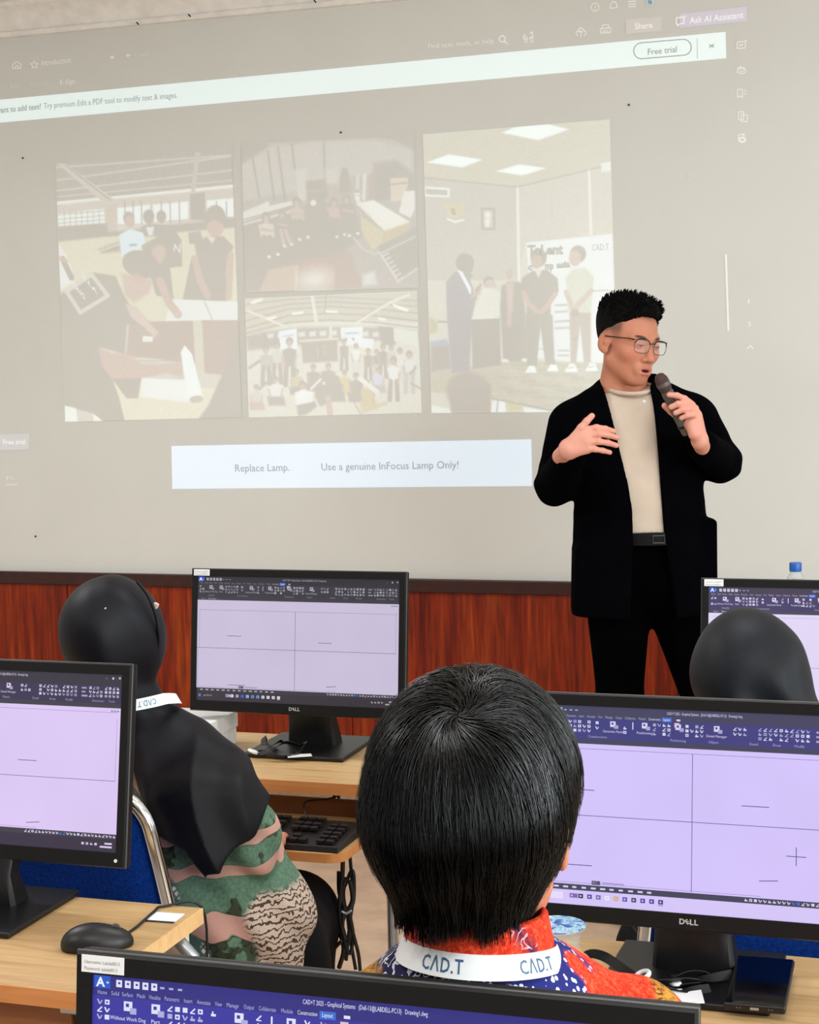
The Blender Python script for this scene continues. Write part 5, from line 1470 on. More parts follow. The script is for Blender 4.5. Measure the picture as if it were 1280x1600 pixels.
# ------------------------------------------------------------------ people
F0 = np.array([-math.sin(math.radians(18.5)), math.cos(math.radians(18.5)), 0.0])      # away from the viewer, level
R0 = np.array([math.cos(math.radians(18.5)), math.sin(math.radians(18.5)), 0.0])
ZU = np.array([0, 0, 1.0])
SKIN = (200, 132, 104); LIP = (198, 112, 104); DARK = (44, 30, 26)


def head_field(h, detail=True, ears=True, neck=((0, -.052, -.19), .058)):
    """canonical head: y forward, x to the subject's right, z up, eyes at z = 0."""
    f = Field(h)
    f.u(ellipsoid((0, -.014, .030), (.075, .096, .086)))
    f.u(ellipsoid((0, .028, -.028), (.062, .060, .084)), .02)
    for s in (-1, 1):
        f.u(roundcone((s * .050, -.005, -.058), (s * .018, .058, -.100), .020, .017), .025)
        f.u(ellipsoid((s * .043, .052, -.026), (.022, .026, .022)), .02)
        f.u(roundcone((s * .014, .079, .017), (s * .044, .064, .018), .011, .010), .014)
    f.u(ellipsoid((0, .068, -.100), (.022, .018, .016)), .015)
    f.u(roundcone((0, -.026, -.06), neck[0], neck[1] - .002, neck[1]), .03)
    if detail:
        for s in (-1, 1): f.sub(ellipsoid((s * .033, .097, -.003), (.019, .014, .010)), .010)
        f.u(roundcone((0, .080, .008), (0, .101, -.036), .0065, .0105), .010); f.u(ellipsoid((0, .101, -.040), (.010, .011, .008)), .006)
        for s in (-1, 1):
            f.u(ellipsoid((s * .0125, .091, -.042), (.0075, .010, .0072)), .005)
            f.u(ellipsoid((s * .0315, .0765, -.003), (.0150, .0125, .0105)), .003)
            f.u(roundcone((s * .018, .087, .002), (s * .044, .078, .002), .0035, .003), .004)      # upper lid
        f.u(ellipsoid((0, .081, -.072), (.031, .012, .022)), .014)
        f.u(ellipsoid((0, .089, -.0660), (.0220, .0075, .0044)), .004); f.u(ellipsoid((0, .0885, -.0815), (.0190, .0080, .0056)), .004)
        f.sub(ellipsoid((.002, .100, -.0735), (.0155, .017, .0038)), .0025)
        for s in (-1, 1): f.sub(ellipsoid((s * .006, .097, -.0475), (.0032, .004, .0022)), .002)
    if ears:
        for s in (-1, 1):
            R = rotm('Z', s * .45) @ rotm('X', -.15)
            f.u(ellipsoid((s * .080, -.012, -.008), (.0075, .020, .032), R), .007)
            f.u(ellipsoid((s * .079, -.006, -.034), (.006, .010, .010), R), .006)
            f.sub(ellipsoid((s * .090, -.005, -.004), (.0095, .011, .019), R), .003); f.u(ellipsoid((s * .083, -.004, -.010), (.004, .005, .009), R), .003)
    return f


def head_tint(V, lashes=True, fade=True):
    x, y, z = V.T; ax = abs(x)
    c = np.tile(lin(SKIN), (len(V), 1))
    def put(m, col):
        m = np.clip(m, 0, 1)[:, None]; c[:] = c * (1 - m) + lin(col) * m
    put(.55 * np.exp(-((ax - .045) ** 2 / .0004 + (z + .03) ** 2 / .0004)) * (y > .02), (226, 140, 116))
    lip = np.maximum(np.clip(1.6 - 1.6 * np.hypot(x / .022, (z + .0655) / .0062), 0, 1), np.clip(1.6 - 1.6 * np.hypot(x / .0200, (z + .0815) / .0075), 0, 1)) * (y > .07)
    put(lip, LIP)
    put(np.clip(3 - 3 * np.hypot(x / .0165, (z + .0735) / .0045), 0, 1) * (y > .06) * (y < .0935), (70, 24, 22))
    if lashes:
        br = np.clip(2.4 - 2.4 * np.hypot((ax - .031) / .021, (z - .0185 - .10 * (ax - .018) + 4 * (ax - .03) ** 2) / .0052), 0, 1) * (y > .04)
        put(br, (52, 34, 26))
        put(np.clip(2.5 - 2.5 * np.hypot((ax - .0315) / .0145, (z + .0030) / .0026), 0, 1) * (y > .05), (34, 22, 20))
    if fade: put(.8 * np.clip((z - .002) / .03, 0, 1) * np.clip((ax - .054) / .012, 0, 1) * np.clip((.042 - y) / .014, 0, 1) * (z < .075), (88, 62, 44))
    return c


def join(parts):
    V = []; F = []; n = 0; C = []
    for v, f, c in parts: V.append(v); F.append(np.asarray(f) + n); C.append(c); n += len(v)
    return np.vstack(V), np.vstack(F), np.vstack(C)


def hand(f, wrist, d, nrm, side=1, curl=.35, L=.085):
    """relaxed hand into field f: d = direction of the fingers, nrm = back of the hand, side = towards the thumb."""
    d = np.asarray(d, float); d /= np.linalg.norm(d); nrm = np.asarray(nrm, float); nrm -= d * (nrm @ d); nrm /= np.linalg.norm(nrm); s = np.cross(nrm, d) * side
    w = np.asarray(wrist, float)
    f.u(roundcone(w - d * .03, w + d * .01, .024, .024), .01); f.u(rbox(w + d * .045, (.045, .037, .014), .012, np.stack([d, s, nrm], 1)), .015)
    for k, (o, ln) in enumerate(((.028, .95), (.009, 1.05), (-.010, .98), (-.028, .78))):
        p = w + d * .085 + s * o; a = curl * .6
        for seg, r in ((.42, .0088), (.32, .008), (.26, .0072)):
            q = p + L * ln * seg * (d * math.cos(a) - nrm * math.sin(a)); f.u(roundcone(p, q, r, r * .93), .004); p = q; a += curl
    p = w + d * .02 + s * .03; q = p + d * .035 + s * .022 - nrm * .008; f.u(roundcone(p, q, .012, .0105), .01); f.u(roundcone(q, q + d * .03 + s * .006 - nrm * .006, .010, .008), .004)


# ---- the standing speaker ------------------------------------------------
DM = 4.85
def Mp(u, v, d=0.0): return atd(u, v, DM + d)


CM = 2.60e3 / DM
hc = Mp(983, 533, 0)
fw = math.cos(math.radians(33)) * -F0 + math.sin(math.radians(33)) * R0 - .16 * ZU
HR = frame(fw, roll=math.radians(-6))
parts = []
V, F = head_field(.0024, neck=((.012, -.012, -.17), .047)).build('head')
parts.append((V @ HR.T + hc, F, head_tint(V)))
# body under the clothes: trunk, arms to the wrists, legs
f = Field(.012)
f.u(roundcone(Mp(987, 600, .02), Mp(987, 640, .04), .046, .050)); f.u(roundcone(Mp(985, 700, .04), Mp(1005, 900, .03), .10, .11, (F0, 1.5)), .03)
for s, e, w in (((905, 655, .02), (866, 758, .0), (888, 708, -.20)), ((1075, 648, .02), (1126, 722, .0), (1096, 694, -.19))):
    f.u(roundcone(Mp(*s), Mp(*e), .04, .036), .02); f.u(roundcone(Mp(*e), Mp(*w), .035, .025), .02)
for hp, kn, an in (((965, 915, .02), (970, 1110, .03), (964, 1372, .05)), ((1052, 915, .02), (1104, 1120, .02), (1128, 1395, .0))):
    f.u(roundcone(Mp(*hp), Mp(*kn), .07, .045), .03); f.u(roundcone(Mp(*kn), Mp(*an), .045, .032), .02)
V, F = f.build('b'); parts.append((V, F, np.tile(lin(SKIN), (len(V), 1))))
# right hand: open, the back towards the listeners, thumb up
f = Field(.0017); q = -.27
f.u(roundcone(Mp(876, 713, q + .06), Mp(889, 702, q + .01), .0225, .025)); f.u(roundcone(Mp(890, 701, q + .008), Mp(914, 688, q), .028, .031, (F0, 1.9)), .012)
f.u(roundcone(Mp(900, 690, q), Mp(917, 676, q), .020, .016, (F0, 1.5)), .012); f.u(roundcone(Mp(900, 702, q), Mp(917, 701, q), .016, .014, (F0, 1.4)), .012)
for P, r in (([(914, 672, q), (932, 668, q - .004), (946, 670, q + .004), (959, 674, q + .018)], .0092), ([(917, 682, q - .003), (937, 678, q - .010), (951, 680, q - .002), (965, 684, q + .014)], .0094),
             ([(917, 692, q - .003), (936, 690, q - .010), (950, 692, q - .002), (963, 696, q + .012)], .0091), ([(914, 702, q), (930, 702, q - .006), (942, 704, q), (953, 707, q + .012)], .0083),
             ([(897, 682, q), (908, 668, q - .006), (917, 658, q - .006), (925, 650, q - .002)], .0105)):
    for k in range(3): f.u(roundcone(Mp(*P[k]), Mp(*P[k + 1]), r * (1 - .07 * k), r * (.93 - .07 * k)), .0045)
V, F = f.build('h'); parts.append((V, F, np.tile(lin((226, 160, 140)), (len(V), 1))))
# left hand: closed round the microphone
f = Field(.0017); q = -.27
f.u(roundcone(Mp(1100, 704, q + .08), Mp(1094, 690, q + .02), .0215, .023)); f.u(roundcone(Mp(1093, 684, q + .02), Mp(1086, 652, q + .01), .025, .025, (R0, 1.2)), .012)
f.u(roundcone(Mp(1086, 678, q), Mp(1078, 660, q - .002), .018, .014), .012)
for P, r in (([(1082, 632, q + .006), (1070, 623, q - .016), (1058, 618, q - .032), (1046, 617, q - .030)], .0088), ([(1087, 638, q + .004), (1073, 630, q - .020), (1060, 631, q - .036), (1049, 636, q - .030)], .0092),
             ([(1090, 646, q + .004), (1078, 639, q - .020), (1067, 640, q - .034), (1056, 645, q - .030)], .0088), ([(1091, 654, q + .004), (1082, 648, q - .018), (1074, 649, q - .030), (1065, 653, q - .026)], .0080),
             ([(1078, 668, q + .004), (1060, 652, q + .026), (1049, 643, q + .022), (1039, 634, q + .010)], .0105)):
    for k in range(3): f.u(roundcone(Mp(*P[k]), Mp(*P[k + 1]), r * (1 - .05 * k), r * (.95 - .05 * k)), .004)
V, F = f.build('h'); parts.append((V, F, np.tile(lin((226, 160, 140)), (len(V), 1))))
V, F, C = join(parts)
foot_s = np.array([*Mp(1040, 1380, 0)[:2], 0.0])
me = mesh_from('person', V - foot_s, [F]); point_color(me, 'tint', C)
man = tag(obj('person', me, 'skin'), 'standing man in black blazer and beige tee shirt holding a microphone', 'person'); man.location = foot_s


def wear(name, V, F, m, parent, org, **kw):
    return obj(name, mesh_from(name, V - org, [F] if not isinstance(F, list) else F), m, parent, **kw)


def px_poly(pts, depth):
    """polygon measured on the photo, as (right, up) coordinates of the wearer's plane."""
    return [((atd(u, v, depth) - EYE) @ R0, atd(u, v, depth)[2]) for u, v in pts]


# tee shirt
f = Field(.005)
f.u(roundcone(Mp(985, 738, .02), Mp(1012, 840, .02), .150, .150, (F0, 1.36))); f.u(roundcone(Mp(965, 672, .02), Mp(1010, 668, .02), .095, .095, (F0, 1.1)), .04); f.u(roundcone(Mp(960, 638, .03), Mp(1014, 636, .03), .055, .055), .05)
f.post(lambda D, X, Y, Z: np.maximum(D, Mp(1012, 829)[2] - Z)); nk = Mp(985, 596, -.01)
g, _, _ = ellipsoid(nk + np.array([0, 0, .022]), (.058, .068, .058)); f.post(lambda D, X, Y, Z: np.maximum(D, -g(X, Y, Z)))
f.post(lambda D, X, Y, Z: D + .0022 * np.sin(34 * (X * R0[0] + Y * R0[1]) + 9 * Z) * np.clip((1.35 - Z) * 4, 0, 1))
V, F = f.build('t'); tee = wear('tee_shirt', V, F, 'tee', man, foot_s)
th = np.linspace(0, 2 * np.pi, 60, endpoint=False)
# ribbed neckline of the tee shirt
nb = Mp(985, 607, .015); P = [nb + R0 * .0645 * math.cos(a) - F0 * .0655 * math.sin(a) + ZU * (-.016 * math.sin(a) + .002) for a in th]
MB().tube(np.array(P) - foot_s, .0062, 8, closed=True).obj('neckline', 'tee', tee)
from mathutils.bvhtree import BVHTree
tb = BVHTree.FromPolygons([tuple(p) for p in V], [tuple(q) for q in F])
hit = tb.ray_cast(Vector(EYE), Vector(ray(1007, 627)).normalized())
if hit[0] is not None:
    MB().lathe([(.0001, .001), (.0055, .001), (.0065, -.001)], 5, np.array(hit[0]) - foot_s, tuple(hit[1])).obj('chest_emblem', 'white_card', tee, label='small white emblem')
# trousers, belt with buckle
f = Field(.008)
f.u(roundcone(Mp(975, 895, .02), Mp(1045, 895, .02), .105, .105)); f.u(roundcone(Mp(985, 845, .02), Mp(1035, 845, .02), .105, .105, (F0, 1.15)), .04)
for hp, kn, an in (((966, 915, .02), (969, 1100, .02), (964, 1385, .05)), ((1054, 915, .02), (1108, 1110, .02), (1130, 1410, .0))):
    f.u(roundcone(Mp(*hp), Mp(*kn), .098, .064), .03); f.u(roundcone(Mp(*kn), Mp(*an), .064, .052), .03)
f.post(lambda D, X, Y, Z: np.maximum(np.maximum(D, Z - Mp(1012, 836)[2]), .04 - Z))
V, F = f.build('t'); wear('trousers', V, F, 'trouser', man, foot_s)
bc = Mp(1012, 836, .02); P = [bc + R0 * .152 * math.cos(a) - F0 * .121 * math.sin(a) for a in th]
bl = MB().strip(np.array(P + P[:1]) - foot_s, ZU, .034, .004).obj('belt', 'leather', man)
bk = bc - F0 * .124 + R0 * .014 - foot_s
MB().tube([bk + R0 * a + ZU * b for a, b in ((-.016, -.010), (.016, -.010), (.016, .010), (-.016, .010))], .0016, 8, closed=True).obj('belt_buckle', 'rim', bl, label='small dark steel buckle')
for an in ((964, 1385, .05), (1130, 1410, .0)):
    a = Mp(*an); a[2] = 0; f = Field(.006); d = -F0 * .96 + R0 * .2
    f.u(roundcone(a + ZU * .045 - d * .05, a + ZU * .035 + d * .12, .040, .036)); f.u(roundcone(a + ZU * .05, a + ZU * .09, .042, .045), .03); f.post(lambda D, X, Y, Z: np.maximum(D, .002 - Z))
    V, F = f.build('s'); wear('shoe', V, F, 'leather', man, foot_s)
# blazer
f = Field(.0062)
f.u(roundcone(Mp(996, 700, .02), Mp(1004, 940, .02), .178, .205, (F0, 1.5))); f.u(roundcone(Mp(915, 660, .025), Mp(1070, 652, .025), .074, .074, (F0, 1.1)), .06)
f.u(roundcone(Mp(940, 634, .03), Mp(1028, 628, .03), .055, .055), .05); f.u(roundcone(Mp(947, 606, .05), Mp(1020, 600, .05), .030, .030), .03)
for s, e, w, r in (((892, 664, .02), (868, 758, .0), (892, 712, -.205), 1.0), ((1088, 658, .02), (1127, 722, .0), (1098, 696, -.185), 1.0)):
    f.u(roundcone(Mp(*s), Mp(*e), .066, .056), .03); f.u(roundcone(Mp(*e), Mp(*w), .056, .044), .02)
    wv = Mp(*w); dv = wv - Mp(*e); dv /= np.linalg.norm(dv)
    f.post(lambda D, X, Y, Z, wv=wv, dv=dv: np.where((X - wv[0]) ** 2 + (Y - wv[1]) ** 2 + (Z - wv[2]) ** 2 < .012, np.maximum(D, (X - wv[0]) * dv[0] + (Y - wv[1]) * dv[1] + (Z - wv[2]) * dv[2] - (.034 if wv[0] > foot_s[0] else .012)), D))
f.u(rbox(Mp(1096, 862, -.005), (.042, .035, .095), .012, np.stack([R0, F0, ZU], 1)), .012); f.u(rbox(Mp(914, 905, -.005), (.03, .04, .10), .015, np.stack([R0, F0, ZU], 1)), .015)
f.post(lambda D, X, Y, Z: np.maximum(D, Mp(900, 962)[2] - Z))
op = px_poly([(944, 570), (947, 592), (957, 640), (970, 700), (984, 760), (990, 800), (991, 850), (984, 1010), (1066, 1010), (1050, 900), (1040, 830), (1035, 760), (1031, 690), (1025, 620), (1020, 585), (1016, 570)], DM - .12)
fd = hc @ F0
f.post(lambda D, X, Y, Z: np.maximum(D, np.minimum(1, -np.maximum(poly_sd(X * R0[0] + Y * R0[1] + 0 * Z, Z + 0 * X + 0 * Y, op), (X * F0[0] + Y * F0[1]) - fd - .005))))
g2, _, _ = roundcone(Mp(984, 570, .02), Mp(984, 640, .02), .064, .070); f.post(lambda D, X, Y, Z: np.maximum(D, -g2(X, Y, Z)))
for s, e in (((868, 758, .0), (892, 712, -.205)), ((1127, 722, .0), (1098, 696, -.185))):
    c0 = Mp(*s); f.post(lambda D, X, Y, Z, c0=c0: D + .003 * np.sin(110 * (Z - c0[2]) + 40 * (X - c0[0])) * np.exp(-((X - c0[0]) ** 2 + (Y - c0[1]) ** 2 + (Z - c0[2]) ** 2) / .006))
V, F = f.build('j'); blz = wear('blazer', V, F, 'blazer', man, foot_s)
# hair: cap with a clean hairline and short upright strands
f = Field(.0026)
f.u(ellipsoid((0, -.016, .034), (.0785, .101, .087))); f.u(ellipsoid((0, .012, .086), (.062, .082, .042)), .03); f.u(ellipsoid((0, -.058, .070), (.066, .055, .052)), .03)
hy = [-.2, -.10, -.055, -.030, .005, .028, .042, .058, .07, .12]; hz = [-.060, -.055, -.040, .006, .022, .042, .054, .074, .080, .084]
def hcut(D, X, Y, Z):
    q = Z - np.interp(Y, hy, hz) + 0 * X; return np.maximum(D + .0065 * np.clip(1 - q / .03, 0, 1), -q)
f.post(hcut)
V, F = f.build('c')
mbh = MB(); n = 620
cand = V[(V[:, 2] > .052 - .25 * np.clip(V[:, 1], -.1, 0)) | (V[:, 2] > .085)]
for i in range(n):
    o = cand[rng.integers(len(cand))]; rd = o - np.array([0, -.01, .02]); rd /= np.linalg.norm(rd)
    d = rd * .8 + np.array([rng.normal(0, .22), .30 + rng.normal(0, .22), .55 * max(0, rd[2])]); d /= np.linalg.norm(d)
    l = rng.uniform(.010, .021) * (.45 + .55 * np.clip((o[2] - .06) / .05, 0, 1)); o = o - rd * .002; mbh.tube([o, o + d * l * .6, o + d * l + np.array([0, .003, 0])], [.0034, .0023, .0004], 5, cap=False)
V2 = np.vstack(mbh.v); F2 = np.vstack(mbh.f[4]) + len(V)
wear('hair', np.vstack([V, V2]) @ HR.T + hc, np.vstack([F, F2]), 'hair_flat', man, foot_s)


# eyeglasses: dark brow bar, thin rims, clear lenses
gl = thing('eyeglasses', 'thin eyeglasses with dark brow line worn by the standing man', 'glasses', hc)
def HG(p): return np.asarray(p, float) @ HR.T
for s in (-1, 1):
    rim = []
    for a in np.linspace(0, 2 * np.pi, 36, endpoint=False):
        ca, sa = math.cos(a), math.sin(a); rx, rz = .0255, .0195
        rim.append((s * .0335 + rx * math.copysign(abs(ca) ** .65, ca), .101 - .20 * abs(s * .0335 + rx * ca) ** 1.2, -.004 + rz * math.copysign(abs(sa) ** .65, sa)))
    MB().tube(HG(rim), .0010, 6, closed=True).obj('rim', 'rim', gl)
    MB().tube(HG(smooth_path([rim[k] for k in (17, 13, 9, 5, 1)], 12)), .0018, 6).obj('brow_bar', 'gloss_black', gl)
    MB().add(HG(rim), [list(range(36))]).obj('lens', 'lens', gl, smooth=False)
    MB().tube(HG([(s * .060, .092, .011), (s * .068, .084, .012), (s * .078, .02, .008), (s * .083, -.012, .006), (s * .080, -.03, -.012)]), .0019, 6).obj('temple', 'gloss_black', gl)
MB().tube(HG([(-.009, .100, .004), (0, .104, .006), (.009, .100, .004)]), .0014, 6).obj('bridge', 'gloss_black', gl)
# microphone
ma, mz = Mp(1032, 590, -.285), Mp(1074, 679, -.245); ax = (mz - ma) / np.linalg.norm(mz - ma); Lm = np.linalg.norm(mz - ma)
mic = thing('microphone', 'grey hand microphone with reddish grille held by the standing man', 'microphone', ma)
MB().lathe([(.0145, .040), (.0165, .046), (.0165, .058), (.0152, .064), (.0148, .12), (.0135, Lm - .02), (.0128, Lm - .004), (.010, Lm)], 24, axis=ax).obj('mic_body', 'mic', mic)
MB().lathe([(.003, -.012), (.012, -.008), (.0178, .004), (.0185, .016), (.0178, .030), (.0150, .041)], 24, axis=ax).obj('mic_grille', 'mic_head', mic, label='reddish grille')
MB().lathe([(.0190, .014), (.0192, .020), (.0186, .026)], 24, axis=ax, cap=False).obj('mic_band', 'mic', mic)
MB().lathe([(.0148, Lm - .03), (.0150, Lm - .026), (.0140, Lm - .022)], 24, axis=ax, cap=False).obj('mic_ring', 'black_plastic', mic)

# ---- the man in the batik shirt, seen from behind --------------------------
DS = 1.53
def Sp(u, v, d=0.0): return atd(u, v, DS + d)


sh = Sp(747, 1272, 0)
fw = math.cos(math.radians(20)) * F0 + math.sin(math.radians(20)) * R0 - .06 * ZU
SR = frame(fw)
parts = []
V, F = head_field(.0032, neck=((0, -.045, -.19), .048)).build('h'); parts.append((V @ SR.T + sh, F, head_tint(V, fade=False)))
f = Field(.012)
f.u(roundcone(Sp(800, 1640, .08), Sp(810, 2050, .10), .115, .12, (F0, 1.3))); f.u(roundcone(Sp(745, 1430, -.02), Sp(755, 1560, .0), .042, .050), .03)
el = []
for s in (-1, 1):
    a = Sp(620 if s < 0 else 995, 1585 if s < 0 else 1622, .06); b = a + R0 * s * .05 + F0 * .10 - ZU * .20; c = b + F0 * .20 - R0 * s * .09 + ZU * .005
    c[2] = DZ + .03 if False else c[2]
    f.u(roundcone(a, b, .038, .034), .02); f.u(roundcone(b, c, .032, .024), .02); hand(f, c + F0 * .02, F0 - R0 * s * .3, ZU, -s, .3); el.append((a, b, c))
hip = Sp(810, 2060, .10); hip[2] = .53
for s in (-1, 1):
    h0 = hip + R0 * s * .085; k = h0 + F0 * .36 + ZU * -.03; an = k + F0 * .02; an[2] = .07
    f.u(roundcone(h0, k, .075, .055), .03); f.u(roundcone(k, an, .052, .038), .03); f.u(roundcone(an - ZU * .03, an + F0 * .14 - ZU * .04, .038, .030), .02)
V, F = f.build('b'); parts.append((V, F, np.tile(lin(SKIN), (len(V), 1))))
V, F, C = join(parts); org_s = np.array([hip[0], hip[1], 0.0])
me = mesh_from('person', V - org_s, [F]); point_color(me, 'tint', C)
sit = tag(obj('person', me, 'skin'), 'black-haired man seen from behind in red and navy batik shirt with white lanyard', 'person'); sit.location = org_s
# shirt
f = Field(.0045)
f.u(roundcone(Sp(618, 1588, .02), Sp(1000, 1624, .03), .045, .046)); f.u(roundcone(Sp(748, 1556, -.015), Sp(765, 1600, .02), .060, .080, (F0, 1.1)), .05)
f.u(roundcone(Sp(715, 1585, .0), Sp(860, 1600, .01), .056, .058), .04); cs = Sp(750, 1470, -.018); cs[2] -= .071; f.u(ellipsoid(cs, (.093, .093, .088)), .035)
f.u(roundcone(Sp(800, 1700, .08), Sp(810, 2080, .10), .128, .140, (F0, 1.2)), .06)
for a, b, c in el: f.u(roundcone(a, b, .050, .048), .03); f.u(roundcone(b, b + (c - b) * .45, .048, .046), .02)
f.post(lambda D, X, Y, Z: np.maximum(D, .50 - Z)); f.post(lambda D, X, Y, Z: D + .0012 * np.sin(90 * (X * R0[0] + Y * R0[1]) + 60 * Z))
V, F = f.build('s')
def zones(V):
    s = (V - Sp(752, 1500, .06)) @ R0 / .00060; d = (V - Sp(752, 1500, .06)) @ F0; wob = 14 * np.sin(V[:, 2] * 160) + 10 * np.sin(V[:, 1] * 110 + 1)
    sm = lambda x: np.clip(x / 6 + .5, 0, 1)
    return np.stack([sm(s + wob - 140), sm(s + wob - 40), np.maximum(sm(-158 - s + wob * .3), sm(20 - abs(s - 280)))], 1)
me = mesh_from('batik_shirt', V - org_s, [F]); point_color(me, 'zone', zones(V)); obj('batik_shirt', me, 'batik_navy', sit)
tf = Field(.009)
for s in (-1, 1):
    h0 = hip + R0 * s * .085; k = h0 + F0 * .36 + ZU * -.03; an = k + F0 * .02; an[2] = .10
    tf.u(roundcone(h0 - F0 * .04, k, .100, .075), .05); tf.u(roundcone(k, an, .072, .062), .04)
tf.post(lambda D, X, Y, Z: np.maximum(D, .05 - Z)); Vt_, Ft_ = tf.build('t'); wear('trousers', Vt_, Ft_, 'trouser', sit, org_s)
# stand-up collar: a folded band round the neck
mb = MB(); n = 64; cc = Sp(748, 1480, -.022); Zc = []; V = []
prof = [(.0, 0.0), (.004, .022), (.006, .043), (.009, .048), (.013, .044), (.017, .022), (.0185, .008)]
for a in np.linspace(-2.75, 2.75, n):
    fr = 1 + .10 * (abs(a) / 2.75) ** 2
    for k, (o, z) in enumerate(prof):
        rx, ry = (.0475 + o) * fr, (.0505 + o) * fr
        V.append(cc + R0 * rx * math.sin(a) - F0 * ry * math.cos(a) + ZU * (z - .012 * (abs(a) / 2.75) ** 2 - .010))
        band = max(0, 1 - abs((a - .78 - (z - .02) * -9)) / .13) + max(0, 1 - abs((a + 1.02 + (z - .02) * -5)) / .11)
        Zc.append((1 - min(1, 1.6 * band), 0, 0))
i = np.arange(n - 1)[:, None]; j = np.arange(len(prof) - 1)[None]; s = len(prof)
F = np.stack(np.broadcast_arrays(i * s + j, i * s + j + 1, (i + 1) * s + j + 1, (i + 1) * s + j), -1).reshape(-1, 4)
me = mesh_from('collar', np.array(V) - org_s, [F]); point_color(me, 'zone', np.array(Zc)); obj('collar', me, 'batik_navy', sit, label='red batik collar')


# lanyard round the neck, lettering follows the ribbon
def neck_lanyard(name, label, ctr, rx, ry, zf, w, words, col, amax=1.9, lean=.35, th=.0012):
    t = thing(name, label, 'lanyard', ctr)
    def pos(a, v, o=0.0):                       # a angle from the nape, v across the ribbon
        out = R0 * math.sin(a) - F0 * math.cos(a)
        return R0 * rx * math.sin(a) - F0 * ry * math.cos(a) + ZU * (zf(a) + v * math.cos(lean)) - out * (v * math.sin(lean)) + out * o
    mb = MB(); A = np.linspace(-amax, amax, 60); V = []
    for a in A:
        for v, o in ((-w / 2, 0), (w / 2, 0), (w / 2, th), (-w / 2, th)): V.append(pos(a, v, o))
    i = np.arange(59)[:, None]; j = np.arange(4)[None]
    F = np.stack(np.broadcast_arrays(i * 4 + j, i * 4 + (j + 1) % 4, (i + 1) * 4 + (j + 1) % 4, (i + 1) * 4 + j), -1).reshape(-1, 4)
    mb.add(V, [F, [0, 3, 2, 1], np.arange(4) + 59 * 4]).obj('ribbon_band', 'lanyard', t)
    ink_m = plain('blue_grey_ink', col, .5)
    for a0, hgt, flip in words:
        mb = MB(); cur = 0
        for ch in 'CAD.T':
            Vt, T, tw = text_tris('Λ' if ch == 'A' else ch, .012)
            P = []
            for x, y in Vt:
                xx = (cur + x - 1.9) * hgt * .72; yy = (y - .5) * hgt
                if flip: xx, yy = -xx, -yy
                P.append(pos(a0 + xx / ((rx + ry) / 2), yy, th + .0004))
            mb.add(P, [T]); cur += tw + (.14 if ch not in 'AD' else .10)
        mb.obj('lettering', ink_m, t, smooth=False)
    return t


neck_lanyard('white_lanyard', 'white lanyard with blue lettering round the neck over the red collar', Sp(750, 1466, -.018), .0715, .0740, lambda a: -.004 * a - .016 * (abs(a) / 1.9) ** 2, .0215,
             [(-.56, .0122, False), (.66, .0118, False)], (52, 92, 132), 2.2)

# hair: scalp cap and several thousand single strands that fall from the whorl
def hair_sdf(P):
    X, Y, Z = P[:, 0], P[:, 1], P[:, 2]; d = None
    for (fn, _, _), k in HS:
        q = fn(X, Y, Z); d = q if d is None else smin(d, q, k)
    return d


HS = [(ellipsoid((0, -.014, .034), (.0890, .108, .097)), .02), (roundcone((0, -.032, -.015), (0, -.048, -.088), .071, .052), .03), (ellipsoid((.0, -.052, -.0), (.076, .070, .06)), .03)]
f = Field(.0034)
for p_, k in HS: f.u(p_, k)
def hline(Y): return np.interp(Y, [-.2, -.03, .0, .015, .03, .06, .2], [-.077, -.075, -.020, -.012, .01, .06, .08])
f.post(lambda D, X, Y, Z: np.maximum(D + .0035, hline(Y) - Z + 0 * X))
V, F = f.build('c'); crown = np.array([.011, -.089, .096])
wh = np.clip(1.25 - np.linalg.norm(V - np.array([.019, -.087, .098]), axis=1) / .030, 0, 1)[:, None]
me = mesh_from('hair', V @ SR.T + sh - org_s, [F]); point_color(me, 'tint', lin((11, 11, 13)) * (1 - wh) + lin((92, 56, 44)) * wh)
cm = hair_mat('scalp_and_roots', (11, 11, 13), (15, 14, 16)); nt = cm.node_tree; at = nt.nodes.new('ShaderNodeAttribute'); at.attribute_name = 'tint'
nt.links.new(at.outputs['Color'], nt.nodes['Principled BSDF'].inputs['Base Color']); nt.nodes['Principled BSDF'].inputs['Roughness'].default_value = .6
hair = obj('hair', me, cm, sit)
NSt, ST_N = 6800, 18
az = rng.uniform(0, 2 * np.pi, NSt); rad = .006 + .115 * np.sqrt(rng.uniform(0, 1, NSt))
P = crown + np.stack([rad * np.cos(az), rad * np.sin(az), np.zeros(NSt)], 1); P[:, 2] = .2
def nrm_of(P):
    e = 5e-4; return np.stack([(hair_sdf(P + e * np.eye(3)[k]) - hair_sdf(P - e * np.eye(3)[k])) for k in range(3)], 1)
def project(P, off):
    for _ in range(4):
        g = nrm_of(P); g /= np.linalg.norm(g, axis=1)[:, None] + 1e-9; P = P - g * (hair_sdf(P) - off)[:, None]
    return P, g
c0 = np.array([0, -.014, .02]); el_ = rng.uniform(.0, 1, NSt) ** 1.15
th_ = el_ * 1.75                                   # angle from the crown axis
cdir = (crown - c0) / np.linalg.norm(crown - c0); e1 = np.cross(cdir, (1, 0, 0)); e1 /= np.linalg.norm(e1); e2 = np.cross(cdir, e1)
dirs = np.cos(th_)[:, None] * cdir + np.sin(th_)[:, None] * (np.cos(az)[:, None] * e1 + np.sin(az)[:, None] * e2)
P = c0 + dirs * .13; lift = rng.uniform(-.0015, .0050, NSt) + .0022 * np.sin(az * 37 + 3 * np.sin(az * 5 + 3 * el_)); P, g = project(P, lift)
